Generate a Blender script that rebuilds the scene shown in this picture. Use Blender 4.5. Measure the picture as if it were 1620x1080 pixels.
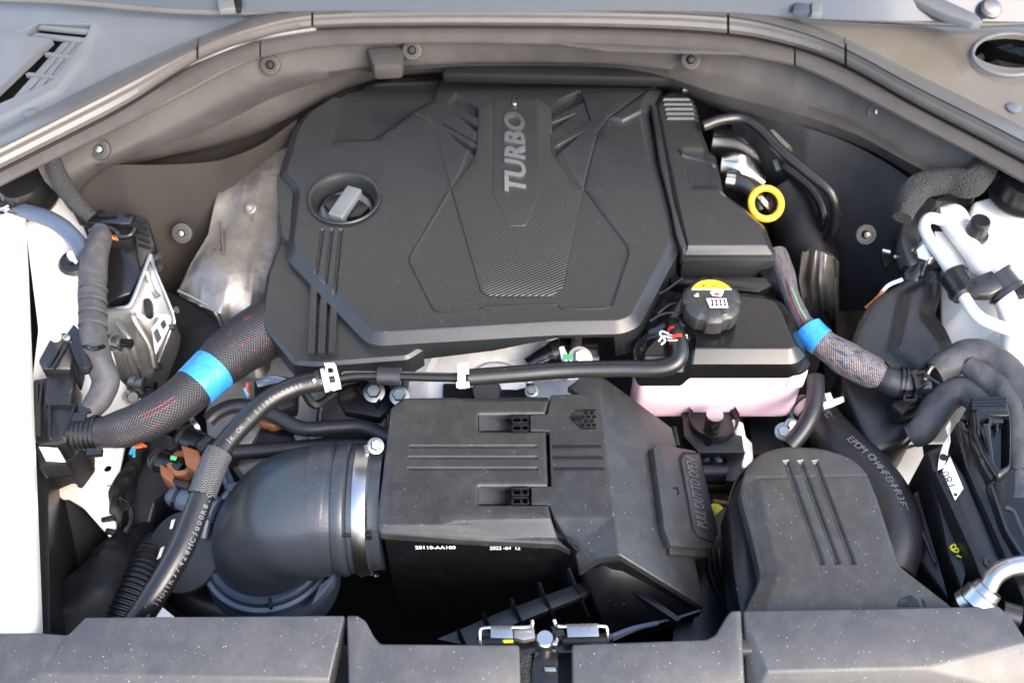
import bpy, bmesh, math, random
import numpy as np
from mathutils import Vector, Matrix, geometry
random.seed(4)
for o in list(bpy.data.objects): bpy.data.objects.remove(o)
S = bpy.context.scene
COL = S.collection
rad = math.radians

# ------------------------------------------------------------------ camera
PITCH = rad(52.0); FPX = 1800.0
CAM = Vector((0.0, -0.435, 1.26))
cd = bpy.data.cameras.new('camera'); cam = bpy.data.objects.new('camera', cd); COL.objects.link(cam)
cam.location = CAM; cam.rotation_euler = (rad(90) - PITCH, 0, 0)
cd.sensor_width = 36; cd.lens = 36 * FPX / 1620.0
cd.clip_start = 0.02; cd.clip_end = 200
cd.dof.use_dof = True; cd.dof.focus_distance = 1.42; cd.dof.aperture_fstop = 4.5
S.camera = cam

# ------------------------------------------------------------------ world + sun
SUN_EL, SUN_AZ = rad(38), rad(142)         # azimuth clockwise from +Y (car's rear): the sun stands in front of the car, to the right
w = bpy.data.worlds.new('World'); S.world = w; w.use_nodes = True
nt = w.node_tree; bg = nt.nodes['Background']
sky = nt.nodes.new('ShaderNodeTexSky'); sky.sky_type = 'NISHITA'; sky.sun_disc = False
sky.sun_elevation = SUN_EL; sky.sun_rotation = SUN_AZ; sky.dust_density = 3.2; sky.air_density = 1.2; sky.ozone_density = 1.0
nt.links.new(sky.outputs[0], bg.inputs[0]); bg.inputs[1].default_value = 0.15
sl = bpy.data.lights.new('sun', 'SUN'); so = bpy.data.objects.new('sun', sl); COL.objects.link(so)
sl.energy = 0.5; sl.angle = rad(40); sl.color = (1.0, 0.96, 0.92)
sd = Vector((math.sin(SUN_AZ) * math.cos(SUN_EL), math.cos(SUN_AZ) * math.cos(SUN_EL), math.sin(SUN_EL)))
so.rotation_euler = sd.to_track_quat('Z', 'Y').to_euler()
S.view_settings.view_transform = 'Standard'; S.view_settings.look = 'None'
S.view_settings.exposure = 2.35; S.view_settings.gamma = 1.0
S.render.engine = 'CYCLES'

# ------------------------------------------------------------------ measuring: a point of the photograph at a given height / depth
cp, sp_ = math.cos(PITCH), math.sin(PITCH)
def ray(px, py):
    a = (px - 810) / FPX; b = (540 - py) / FPX
    return Vector((a, cp + b * sp_, -sp_ + b * cp))
def P(px, py, z=0.0):
    d = ray(px, py); t = (z - CAM.z) / d.z
    return CAM + d * t
def PY(px, py, y):
    d = ray(px, py); return CAM + d * ((y - CAM.y) / d.y)
class Pl:                                   # near-horizontal plane z = z0 + sx*x + sy*(y-y0)
    def __init__(s, z0, sx=0, sy=0, y0=0.5, x0=0, q=0, yq=.58): s.z0, s.sx, s.sy, s.y0, s.x0, s.q, s.yq = z0, sx, sy, y0, x0, q, yq
    def z(s, x, y): return s.z0 + s.sx * (x - s.x0) + s.sy * (y - s.y0) - s.q * max(0, y - s.yq) ** 2
    def hit(s, px, py):
        if s.q:                              # crowned surface: iterate
            z = s.z0
            for _ in range(25): p = P(px, py, z); z = s.z(p.x, p.y)
            return p
        d = ray(px, py)
        den = d.z - s.sx * d.x - s.sy * d.y
        t = (s.z0 + s.sx * (CAM.x - s.x0) + s.sy * (CAM.y - s.y0) - CAM.z) / den
        return CAM + d * t
def plane(p):
    return p if isinstance(p, Pl) else Pl(p)

# ------------------------------------------------------------------ materials
def newmat(name):
    m = bpy.data.materials.new(name); m.use_nodes = True
    nt = m.node_tree; return m, nt, nt.nodes, nt.links, nt.nodes['Principled BSDF']
def mat(name, col, rough=0.5, metal=0.0, bump=None, dust=0.0, mottle=0.12, spec=0.5, coat=0.0, trans=0.0, sss=0.0, mscale=14, rvar=0.12, dustcol=(.45,.43,.40), scratch=0.0):
    m, nt, N, L, B = newmat(name)
    B.inputs['Roughness'].default_value = rough; B.inputs['Metallic'].default_value = metal
    B.inputs['Specular IOR Level'].default_value = spec
    B.inputs['Coat Weight'].default_value = coat; B.inputs['Coat Roughness'].default_value = 0.12
    if trans: B.inputs['Transmission Weight'].default_value = trans
    if sss:
        B.inputs['Subsurface Weight'].default_value = sss; B.inputs['Subsurface Radius'].default_value = (.02, .014, .014); B.inputs['Subsurface Scale'].default_value = 1.0
    tc = N.new('ShaderNodeTexCoord')
    nz = N.new('ShaderNodeTexNoise'); nz.inputs['Scale'].default_value = mscale; nz.inputs['Detail'].default_value = 5; nz.inputs['Roughness'].default_value = .6
    L.new(tc.outputs['Object'], nz.inputs['Vector'])
    mr = N.new('ShaderNodeMapRange'); mr.inputs[1].default_value = .3; mr.inputs[2].default_value = .7
    mr.inputs[3].default_value = 1 - mottle; mr.inputs[4].default_value = 1 + mottle
    L.new(nz.outputs['Fac'], mr.inputs[0])
    mx = N.new('ShaderNodeVectorMath'); mx.operation = 'SCALE'; mx.inputs[0].default_value = col[:3]
    L.new(mr.outputs[0], mx.inputs['Scale'])
    cur = mx.outputs[0]
    rr = N.new('ShaderNodeMapRange'); rr.inputs[1].default_value = .3; rr.inputs[2].default_value = .7
    rr.inputs[3].default_value = rough * (1 - rvar); rr.inputs[4].default_value = min(1, rough * (1 + rvar))
    L.new(nz.outputs['Fac'], rr.inputs[0]); rcur = rr.outputs[0]
    if dust > 0:                            # settled dust: sparse pale specks and a thin uneven film
        vo = N.new('ShaderNodeTexVoronoi'); vo.inputs['Scale'].default_value = 330
        L.new(tc.outputs['Object'], vo.inputs['Vector'])
        lt = N.new('ShaderNodeMath'); lt.operation = 'LESS_THAN'; lt.inputs[1].default_value = .12
        L.new(vo.outputs['Distance'], lt.inputs[0])
        sc = N.new('ShaderNodeSeparateColor'); L.new(vo.outputs['Color'], sc.inputs[0])
        n2 = N.new('ShaderNodeTexNoise'); n2.inputs['Scale'].default_value = 9; n2.inputs['Detail'].default_value = 3
        L.new(tc.outputs['Object'], n2.inputs['Vector'])
        th = N.new('ShaderNodeMapRange'); th.inputs[1].default_value = .3; th.inputs[2].default_value = .75
        th.inputs[3].default_value = 0; th.inputs[4].default_value = dust
        L.new(n2.outputs['Fac'], th.inputs[0])
        g = N.new('ShaderNodeMath'); g.operation = 'LESS_THAN'; L.new(sc.outputs[0], g.inputs[0]); L.new(th.outputs[0], g.inputs[1])
        mm = N.new('ShaderNodeMath'); mm.operation = 'MULTIPLY'; L.new(lt.outputs[0], mm.inputs[0]); L.new(g.outputs[0], mm.inputs[1])
        br = N.new('ShaderNodeMath'); br.operation = 'MULTIPLY'; L.new(mm.outputs[0], br.inputs[0]); L.new(sc.outputs[1], br.inputs[1])
        d1 = N.new('ShaderNodeMix'); d1.data_type = 'RGBA'; L.new(br.outputs[0], d1.inputs['Factor'])
        L.new(cur, d1.inputs[6]); d1.inputs[7].default_value = (.75, .74, .72, 1)
        n3 = N.new('ShaderNodeTexNoise'); n3.inputs['Scale'].default_value = 45; n3.inputs['Detail'].default_value = 8; n3.inputs['Roughness'].default_value = .75
        L.new(tc.outputs['Object'], n3.inputs['Vector'])
        f = N.new('ShaderNodeMapRange'); f.inputs[1].default_value = .45; f.inputs[2].default_value = .9; f.inputs[3].default_value = 0; f.inputs[4].default_value = min(.10, dust * .25)
        L.new(n3.outputs['Fac'], f.inputs[0])
        d2 = N.new('ShaderNodeMix'); d2.data_type = 'RGBA'; L.new(f.outputs[0], d2.inputs['Factor'])
        L.new(d1.outputs[2], d2.inputs[6]); d2.inputs[7].default_value = (*dustcol, 1)
        cur = d2.outputs[2]
    L.new(cur, B.inputs['Base Color']); L.new(rcur, B.inputs['Roughness'])
    if bump:
        nb = N.new('ShaderNodeTexNoise'); nb.inputs['Scale'].default_value = bump[0]; nb.inputs['Detail'].default_value = 2
        L.new(tc.outputs['Object'], nb.inputs['Vector'])
        bp = N.new('ShaderNodeBump'); bp.inputs['Strength'].default_value = bump[1]; bp.inputs['Distance'].default_value = bump[2]
        L.new(nb.outputs['Fac'], bp.inputs['Height']); L.new(bp.outputs[0], B.inputs['Normal'])
    return m
def wave_on(m, scale, angle, dist, strength=1.0, xmirror=None):
    """fine parallel moulded ribs on a material, in object coordinates (metres)"""
    nt = m.node_tree; N, L = nt.nodes, nt.links; B = N['Principled BSDF']
    tc = N.new('ShaderNodeTexCoord'); sx = N.new('ShaderNodeSeparateXYZ'); L.new(tc.outputs['Object'], sx.inputs[0])
    a = N.new('ShaderNodeMath'); a.operation = 'MULTIPLY'; a.inputs[1].default_value = math.cos(angle)
    L.new(sx.outputs[0], a.inputs[0])
    b = N.new('ShaderNodeMath'); b.operation = 'MULTIPLY_ADD'; b.inputs[1].default_value = math.sin(angle); L.new(sx.outputs[1], b.inputs[0]); L.new(a.outputs[0], b.inputs[2])
    c = N.new('ShaderNodeMath'); c.operation = 'MULTIPLY'; c.inputs[1].default_value = scale * 2 * math.pi; L.new(b.outputs[0], c.inputs[0])
    s = N.new('ShaderNodeMath'); s.operation = 'SINE'; L.new(c.outputs[0], s.inputs[0])
    bp = N.new('ShaderNodeBump'); bp.inputs['Strength'].default_value = strength; bp.inputs['Distance'].default_value = dist
    L.new(s.outputs[0], bp.inputs['Height'])
    old = [l for l in L if l.to_node == B and l.to_socket.name == 'Normal']
    if old: L.new(old[0].from_socket, bp.inputs['Normal'])
    L.new(bp.outputs[0], B.inputs['Normal'])
def sleevemat(name, base, flecks, lu=26, lv=170, amt=.5, bumpd=.0006):
    """woven sleeve: crossing strands from the tube's own UVs (u round, v metres along)"""
    m, nt, N, L, B = newmat(name)
    B.inputs['Roughness'].default_value = .42
    uv = N.new('ShaderNodeUVMap'); sx = N.new('ShaderNodeSeparateXYZ'); L.new(uv.outputs[0], sx.inputs[0])
    def sine(au, av):
        a = N.new('ShaderNodeMath'); a.operation = 'MULTIPLY'; a.inputs[1].default_value = au * 2 * math.pi; L.new(sx.outputs[0], a.inputs[0])
        b = N.new('ShaderNodeMath'); b.operation = 'MULTIPLY_ADD'; b.inputs[1].default_value = av * 2 * math.pi; L.new(sx.outputs[1], b.inputs[0]); L.new(a.outputs[0], b.inputs[2])
        s = N.new('ShaderNodeMath'); s.operation = 'SINE'; L.new(b.outputs[0], s.inputs[0]); return s
    s1, s2 = sine(lu, lv), sine(lu, -lv)
    mx = N.new('ShaderNodeMath'); mx.operation = 'MAXIMUM'; L.new(s1.outputs[0], mx.inputs[0]); L.new(s2.outputs[0], mx.inputs[1])
    cr = N.new('ShaderNodeMapRange'); cr.inputs[1].default_value = .2; cr.inputs[2].default_value = 1
    L.new(mx.outputs[0], cr.inputs[0])
    nz = N.new('ShaderNodeTexNoise'); nz.inputs['Scale'].default_value = 9; nz.inputs['Detail'].default_value = 3
    mp = N.new('ShaderNodeMapping'); mp.inputs['Scale'].default_value = (3, 6, 1); L.new(uv.outputs[0], mp.inputs[0]); L.new(mp.outputs[0], nz.inputs['Vector'])
    rp = N.new('ShaderNodeValToRGB'); rp.color_ramp.elements[0].color = (*base, 1); rp.color_ramp.elements[0].position = .35
    rp.color_ramp.elements[1].color = (*base, 1); rp.color_ramp.elements[1].position = .8
    for pos, c in flecks:
        e = rp.color_ramp.elements.new(pos); e.color = (*c, 1)
    L.new(nz.outputs['Color' if len(flecks) > 2 else 'Fac'], rp.inputs[0])
    mc = N.new('ShaderNodeMix'); mc.data_type = 'RGBA'; L.new(cr.outputs[0], mc.inputs['Factor'])
    mc.inputs[6].default_value = (.004, .004, .005, 1); L.new(rp.outputs[0], mc.inputs[7])
    L.new(mc.outputs[2], B.inputs['Base Color'])
    bp = N.new('ShaderNodeBump'); bp.inputs['Distance'].default_value = bumpd; bp.inputs['Strength'].default_value = 1
    L.new(mx.outputs[0], bp.inputs['Height']); L.new(bp.outputs[0], B.inputs['Normal'])
    return m
M = {}
M['cover'] = mat('cover_plastic', (.016, .0172, .019), .31, bump=(1500, .25, .0003), dust=.06, mottle=.08, mscale=7, rvar=.28)
M['twill'] = mat('ribbed_plastic', (.010, .0105, .011), .36, dust=.01, mottle=.05)
wave_on(M['twill'], 235, rad(118), .0005, 1.0)
M['plate'] = mat('badge_plastic', (.018, .0185, .02), .36, bump=(1500, .2, .0003))
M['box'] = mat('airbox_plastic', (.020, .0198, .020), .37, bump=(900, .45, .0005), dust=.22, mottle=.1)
M['boxdark'] = mat('airbox_plastic_shaded', (.005, .005, .0065), .30, bump=(900, .2, .0003), dust=.06, spec=.35)  # darker copy of the airbox plastic, the front wall's shadow put into its colour
M['shroud'] = mat('front_cover_plastic', (.032, .032, .035), .36, bump=(1000, .4, .0005), rvar=.25, dust=.30, mottle=.1)
M['duct'] = mat('duct_plastic', (.027, .025, .023), .37, bump=(1000, .4, .0005), rvar=.25, dust=.28)
M['elbow'] = mat('elbow_rubber', (.024, .029, .037), .31, bump=(420, .4, .0006), dust=.03)
M['black'] = mat('black_plastic', (.009, .009, .010), .34, bump=(300, .1, .0006), dust=.02)
M['deep'] = mat('dark_moulding', (.005, .005, .006), .55, spec=.3)
M['gloss'] = mat('gloss_black_plastic', (.006, .006, .007), .2, dust=.02)
M['rubber'] = mat('rubber', (.009, .009, .010), .30, bump=(600, .25, .0004), dust=.06)
M['rubber2'] = mat('matt_rubber', (.014, .014, .017), .42, bump=(500, .2, .0004))
M['tape'] = mat('cloth_tape', (.050, .050, .055), .62, spec=.3, bump=(120, .6, .0015), mottle=.25, mscale=60)
M['tapeband'] = mat('blue_tape', (.03, .23, .60), .38, bump=(70, .9, .0025))
M['alu'] = mat('cast_aluminium', (.30, .29, .28), .45, .9, bump=(260, .35, .0006), mottle=.12)
M['aludull'] = mat('dull_cast_aluminium', (.62, .61, .60), .5, .5, bump=(200, .5, .001), mottle=.2)
M['steel'] = mat('bright_steel', (.5, .5, .5), .24, 1.0, mottle=.08)
M['zinc'] = mat('zinc_bolt', (.32, .335, .32), .36, 1.0)
M['foil'] = mat('heat_shield', (.21, .195, .18), .38, .8, bump=(28, .5, .005), mottle=.25, mscale=25)
M['paint'] = mat('white_body_paint', (.66, .65, .63), .32, mottle=.03, coat=.4, rvar=.05)
M['cream'] = mat('primer_white', (.72, .70, .66), .45, mottle=.05)
M['sealer'] = mat('seam_sealer', (.55, .47, .40), .6, bump=(150, .6, .003))
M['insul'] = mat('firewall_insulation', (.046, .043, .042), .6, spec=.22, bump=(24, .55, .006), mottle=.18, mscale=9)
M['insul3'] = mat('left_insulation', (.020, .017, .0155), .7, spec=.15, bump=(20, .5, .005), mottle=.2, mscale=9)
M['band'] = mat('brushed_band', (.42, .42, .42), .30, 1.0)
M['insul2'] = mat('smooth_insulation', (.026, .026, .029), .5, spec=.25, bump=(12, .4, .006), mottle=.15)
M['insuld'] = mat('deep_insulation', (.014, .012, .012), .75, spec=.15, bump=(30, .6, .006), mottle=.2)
M['seal'] = mat('weather_seal', (.080, .076, .075), .36, bump=(400, .25, .0004), mottle=.08, mscale=30)
M['seal2'] = mat('seal_strip', (.056, .052, .051), .44, bump=(400, .3, .0004), mottle=.1, mscale=30, spec=.3)
M['cowl'] = mat('cowl_plastic', (.10, .107, .118), .38, bump=(900, .3, .0005), mottle=.08)
M['foam'] = mat('foam_strip', (.022, .022, .024), .9, bump=(350, 1, .006), mottle=.3, mscale=200)
M['glass'] = mat('windscreen_glass', (.045, .055, .075), .12, mottle=.02, spec=.3)
M['ledge'] = mat('ledge_plastic', (.010, .013, .018), .34)
M['redwire'] = mat('red_strand', (.16, .015, .03), .5)
M['tank'] = mat('milky_tank', (.90, .64, .73), .34, sss=.5, mottle=.04)
M['pink'] = mat('coolant_seen_through_tank', (.86, .30, .48), .35, sss=.3, mottle=.08, mscale=20)
M['yellow'] = mat('yellow_plastic', (.85, .42, .01), .35)
M['stickY'] = mat('yellow_sticker', (.85, .48, .02), .4)
M['lime'] = mat('lime_plastic', (.60, .62, .02), .4)
M['red'] = mat('red_mark', (.65, .03, .02), .45)
M['brown'] = mat('brown_plastic', (.20, .075, .032), .42, bump=(300, .2, .0004), mottle=.2)
M['orange'] = mat('orange_wire', (.65, .16, .03), .45)
M['bluew'] = mat('blue_wire', (.05, .35, .55), .4)
M['white'] = mat('white_plastic', (.62, .62, .59), .38)
M['label'] = mat('paper_label', (.78, .80, .82), .5)
M['print'] = mat('white_print', (.15, .155, .165), .55)
M['inkk'] = mat('black_print', (.01, .01, .012), .5)
M['green'] = mat('green_mark', (.08, .5, .2), .4)
M['ring'] = mat('duct_ring_plastic', (.055, .075, .115), .38, bump=(300, .2, .0005))
M['sleeve'] = sleevemat('braided_sleeve', (.030, .030, .036), [(.60, (.030, .028, .033)), (.70, (.16, .03, .045))], lu=34, lv=250, bumpd=.0004)
M['sleeve2'] = sleevemat('speckled_sleeve', (.022, .022, .026), [(.42, (.09, .10, .16)), (.5, (.26, .22, .22)), (.58, (.14, .11, .11)), (.64, (.22, .08, .08)), (.7, (.06, .11, .11))], lu=26, lv=300, bumpd=.0004)
M['braid'] = sleevemat('textile_sleeve', (.10, .10, .11), [(.6, (.13, .13, .14)), (.7, (.06, .06, .065))], lu=16, lv=330)
M['ground'] = mat('blackout_plastic', (.004, .004, .004), .95, spec=.1)  # near black, for sheets put where deep shade should show

# ------------------------------------------------------------------ objects
def finish(me, smooth=35):
    if smooth is None: return
    me.polygons.foreach_set('use_smooth', [True] * len(me.polygons))
    me.set_sharp_from_angle(angle=rad(smooth))
class T:
    """a thing: an Empty at its base with its parts as children"""
    def __init__(s, name, label, cat, loc, group=None):
        o = bpy.data.objects.new(name, None); COL.objects.link(o); o.location = loc; o.empty_display_size = .02
        o['label'] = label; o['category'] = cat
        if group: o['group'] = group
        s.o = o; s.loc = Vector(loc)
    def add(s, name, geo, m, parent=None, smooth=35, label=None, kind=None):
        ob = mkobj(name, geo, m, s.loc, smooth)
        ob.parent = parent or s.o
        if label: ob['label'] = label
        if kind: ob['kind'] = kind
        return ob
def mkobj(name, geo, m, org=Vector((0, 0, 0)), smooth=35):
    vs, fs = geo[0], geo[1]
    me = bpy.data.meshes.new(name)
    me.from_pydata([tuple(Vector(v) - org) for v in vs], [], fs)
    if len(geo) > 2 and geo[2] is not None:
        uvl = me.uv_layers.new(name='UVMap'); uvs = geo[2]
        k = 0
        for p in me.polygons:
            for li, vi in zip(p.loop_indices, p.vertices): uvl.data[li].uv = uvs[k]; k += 1
    me.validate(); me.update()
    bm = bmesh.new(); bm.from_mesh(me)
    if m is not M.get('glass'): bmesh.ops.recalc_face_normals(bm, faces=bm.faces)
    bm.to_mesh(me); bm.free()
    finish(me, smooth)
    me.materials.append(M[m] if isinstance(m, str) else m)
    ob = bpy.data.objects.new(name, me); COL.objects.link(ob)
    return ob
def solo(name, geo, m, label, cat, group=None, smooth=35, kind=None, org=None):
    org = org or Vector(geo[0][0])
    ob = mkobj(name, geo, m, org, smooth); ob.location = org
    if label: ob['label'] = label
    if cat: ob['category'] = cat
    if group: ob['group'] = group
    if kind: ob['kind'] = kind
    return ob
def join(*gs):
    vs, fs, uv = [], [], []; anyuv = all(len(g) > 2 and g[2] is not None for g in gs)
    for g in gs:
        k = len(vs); vs += list(g[0]); fs += [tuple(i + k for i in f) for f in g[1]]
        if anyuv: uv += list(g[2])
    return (vs, fs, uv if anyuv else None)
def from_bm(bm):
    bm.verts.index_update(); r = ([v.co.copy() for v in bm.verts], [tuple(v.index for v in f.verts) for f in bm.faces]); bm.free(); return r

# ------------------------------------------------------------------ 2-D polygon helpers
def ccw(p):
    a = sum(p[i][0] * p[(i + 1) % len(p)][1] - p[(i + 1) % len(p)][0] * p[i][1] for i in range(len(p)))
    return list(p) if a > 0 else list(reversed(p))
def offset(p, d):
    n = len(p); out = []
    for i in range(n):
        a, b, c = Vector(p[i - 1]), Vector(p[i]), Vector(p[(i + 1) % n])
        e1, e2 = (b - a), (c - b)
        if e1.length < 1e-9 or e2.length < 1e-9: out.append(tuple(b)); continue
        e1.normalize(); e2.normalize()
        n1, n2 = Vector((-e1.y, e1.x)), Vector((-e2.y, e2.x))
        q = n1 + n2
        if q.length < 1e-6: q = n1.copy()
        q.normalize(); k = d / max(.35, q.dot(n1))
        out.append((b.x + q.x * k, b.y + q.y * k))
    return out
def rounded(p, r, n=4):
    out = []; m = len(p)
    for i in range(m):
        a, b, c = Vector(p[i - 1]), Vector(p[i]), Vector(p[(i + 1) % m])
        u, v = a - b, c - b
        if u.length < 1e-6 or v.length < 1e-6: out.append(tuple(b)); continue
        k = min(r, u.length * .45, v.length * .45)
        ang = u.angle(v)
        if ang > rad(170): out.append(tuple(b)); continue
        s, e = b + u.normalized() * k, b + v.normalized() * k
        for j in range(n + 1):
            t = j / n; q = s.lerp(b, t).lerp(b.lerp(e, t), t); out.append((q.x, q.y))
    return out
def sdf(pts, poly):
    """signed distance, positive inside; pts (n,2)"""
    P0 = np.array(poly); P1 = np.roll(P0, -1, axis=0)
    d = np.full(len(pts), 1e9); inside = np.zeros(len(pts), bool)
    for a, b in zip(P0, P1):
        e = b - a; L2 = e @ e
        if L2 < 1e-14: continue
        t = np.clip(((pts - a) @ e) / L2, 0, 1)
        q = pts - a - t[:, None] * e
        d = np.minimum(d, np.hypot(q[:, 0], q[:, 1]))
        c = ((a[1] <= pts[:, 1]) != (b[1] <= pts[:, 1]))
        if abs(e[1]) > 1e-12:
            xi = a[0] + (pts[:, 1] - a[1]) / e[1] * e[0]
            inside ^= c & (pts[:, 0] < xi)
    return np.where(inside, d, -d)
def strip(pl, w):
    """polygon round an open polyline"""
    n = len(pl); L_, R_ = [], []
    for i in range(n):
        a = Vector(pl[max(0, i - 1)]); b = Vector(pl[i]); c = Vector(pl[min(n - 1, i + 1)])
        d1 = (b - a) if i > 0 else (c - b); d2 = (c - b) if i < n - 1 else (b - a)
        d1.normalize(); d2.normalize(); q = Vector((-(d1.y + d2.y), d1.x + d2.x)); q.normalize()
        k = w / max(.4, q.dot(Vector((-d1.y, d1.x))))
        L_.append((b.x + q.x * k, b.y + q.y * k)); R_.append((b.x - q.x * k, b.y - q.y * k))
    return L_ + R_[::-1]

def relief(outline, pl, feats=(), wall=.03, rim=(.004, .003), grid=.02, holes=(), corner=.004, holewall=.02, flat=False, drop=None, xy=False, wallfn=None, bulge=0):
    """a moulded cover: outline and features given on the photograph, cut as real geometry on plane pl.
       feats: ('poly', pts, ramp, height) | ('line', pts, halfwidth, depth) | ('ellipse', c, rx, ry, ramp, h)"""
    pl = plane(pl)
    def tx(p): q = pl.hit(*p[:2]); return (q.x, q.y)
    O = ccw(outline if xy else [tx(p) for p in outline])
    if corner: O = rounded(O, corner)
    rw, rh = rim
    V, E = [], []
    def ring(p, closed=True):
        k = len(V); V.extend([Vector(q) for q in p]); n = len(p)
        E.extend([(k + i, k + (i + 1) % n) for i in range(n if closed else n - 1)])
    ring(O)
    if rw > 0:
        for f in ((.1, .9, .95, 1.0, 1.05, 1.1, 1.25) if flat else (.15, .5, 1.0)): ring(offset(O, rw * f))
    F = []
    for f in feats:
        if f[0] in ('poly', 'lin'): F.append((rounded(ccw([tx(p) for p in f[1]]), f[4] if len(f) > 4 else .002, 3), f[2], f[3], f[0] == 'lin'))
        elif f[0] == 'line':
            F.append((ccw(strip([tx(p) for p in f[1]], f[2])), f[2] * .8, -f[3], False))
        elif f[0] == 'ellipse':
            c = tx(f[1]); F.append(([(c[0] + f[2] * math.cos(a), c[1] + f[3] * math.sin(a)) for a in [i * math.tau / 40 for i in range(40)]], f[4], f[5], False))
    for p, r, h, ln in F:
        for t in ((0, .06, .94, 1, 1.06) if ln else (0, .3, .7, 1)): ring(offset(p, r * t))
    H = []
    for h in holes:
        if h[0] == 'e': c = tx(h[1]); q = [(c[0] + h[2] * math.cos(a), c[1] + h[3] * math.sin(a)) for a in [i * math.tau / 40 for i in range(40)]]
        else: q = ccw([tx(p) for p in h])
        H.append(q); ring(q)
    A = np.array(O); lo, hi = A.min(0), A.max(0)
    gx = np.arange(lo[0], hi[0], grid); gy = np.arange(lo[1], hi[1], grid)
    G = np.array([(x + random.uniform(-.1, .1) * grid, y) for x in gx for y in gy])
    if len(G):
        ok = sdf(G, O) > grid * .3
        V.extend([Vector(q) for q in G[ok]])
    r = geometry.delaunay_2d_cdt(V, E, [], 0, 1e-6)
    vv = np.array([(v.x, v.y) for v in r[0]]); tris = np.array([f for f in r[2]])
    cen = vv[tris].mean(axis=1)
    keep = sdf(cen, O) > 0
    for h in H: keep &= ~(sdf(cen, h) > 0)
    tris = tris[keep]
    z = np.array([pl.z(x, y) for x, y in vv])
    dO = sdf(vv, O)
    if rw > 0:
        t = dO / rw
        if flat: z -= rh * (1 - np.where(t < .9, np.clip(t, 0, 1), np.where(t < 1.1, 1 - (1.1 - t) ** 2 / .4, 1)))
        else: t = np.clip(t, 0, 1); z -= rh * (1 - np.sqrt(np.clip(1 - (1 - t) ** 2, 0, 1)))
    if bulge: z += bulge * (1 - np.exp(-np.clip(dO, 0, 1) / .05))
    for p, rr, h, ln in F:
        t = np.clip(sdf(vv, p) / rr, 0, 1); z += h * (t if ln else t * t * (3 - 2 * t))
    bm = bmesh.new(); bv = [bm.verts.new((x, y, zz)) for (x, y), zz in zip(vv, z)]
    for t in tris:
        try: bm.faces.new([bv[i] for i in t])
        except ValueError: pass
    be = [e for e in bm.edges if len(e.link_faces) == 1]
    ex = bmesh.ops.extrude_edge_only(bm, edges=be)
    nv = [g for g in ex['geom'] if isinstance(g, bmesh.types.BMVert)]
    hd = np.array([(v.co.x, v.co.y) for v in nv]); dd = np.abs(sdf(hd, O)) if len(nv) else []
    for v, d in zip(nv, dd):
        dep = wall if d < 1e-4 else holewall
        if wallfn and d < 1e-4: dep = wallfn(v.co.x, v.co.y, wall)
        v.co.z -= dep
    for v in [v for v in bm.verts if not v.link_faces]: bm.verts.remove(v)
    return from_bm(bm)

def prism(pts, z, depth, bev=.0015, seg=2, pl=None, z3=None, corner=0):
    """extruded outline; pts on the photograph at height z (or plane)"""
    p_ = plane(pl if pl else z)
    top = [p_.hit(*p[:2]) for p in pts]
    if corner:
        q = rounded(ccw([(v.x, v.y) for v in top]), corner); top = [Vector((x, y, p_.z(x, y))) for x, y in q]
    return prism3(top, Vector((0, 0, -depth)), bev, seg)
def prism3(top, d, bev=.0015, seg=2):
    bm = bmesh.new(); a = [bm.verts.new(v) for v in top]; b = [bm.verts.new(Vector(v) + d) for v in top]
    n = len(top); bm.faces.new(a); bm.faces.new(b[::-1])
    for i in range(n): bm.faces.new((a[i], b[i], b[(i + 1) % n], a[(i + 1) % n]))
    bmesh.ops.recalc_face_normals(bm, faces=bm.faces)
    if bev: bmesh.ops.bevel(bm, geom=[e for e in bm.edges if e.calc_face_angle(0) > rad(25)], offset=bev, segments=seg, profile=.6, affect='EDGES', clamp_overlap=True)
    return from_bm(bm)
def box(c, sx, sy, sz, rot=0, bev=.001, R=None):
    """box centred at c (world), turned about z"""
    R = R or Matrix.Rotation(rot, 3, 'Z'); c = Vector(c)
    top = [c + R @ Vector((x * sx / 2, y * sy / 2, sz / 2)) for x, y in ((-1, -1), (1, -1), (1, 1), (-1, 1))]
    return prism3(top, R @ Vector((0, 0, -sz)), bev)
def frame(axis):
    a = Vector(axis).normalized(); u = a.orthogonal().normalized() if abs(a.z) > .95 else a.cross(Vector((0, 0, 1))).normalized()
    return a, u, a.cross(u)
def lathe(c, axis, prof, n=28, caps=True, start=0, star=None):
    """prof: (radius, height) list along the axis"""
    a, u, v = frame(axis); c = Vector(c); vs, fs = [], []
    for r, h in prof:
        for i in range(n):
            t = start + i * math.tau / n; rr = r * (star(t) if star else 1)
            vs.append(c + a * h + (u * math.cos(t) + v * math.sin(t)) * rr)
    for k in range(len(prof) - 1):
        for i in range(n): fs.append((k * n + i, k * n + (i + 1) % n, (k + 1) * n + (i + 1) % n, (k + 1) * n + i))
    if caps: fs.append(tuple(range(n))[::-1]); fs.append(tuple(range((len(prof) - 1) * n, len(prof) * n)))
    return vs, fs
def cyl(c, axis, r, h, n=24, ch=.0006):
    ch = min(ch, r * .4, h * .4)
    return lathe(c, axis, [(r - ch, 0), (r, ch), (r, h - ch), (r - ch, h)], n)
def hexbolt(c, axis, r=.006, flange=True):
    g = [lathe(c, axis, [(r * .85, .0015), (r, .0022), (r, r * .8), (r * .85, r)], 6)]
    if flange: g.append(lathe(c, axis, [(r * 1.45, 0), (r * 1.45, .0012), (r * 1.1, .0022)], 22))
    return join(*g)
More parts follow.
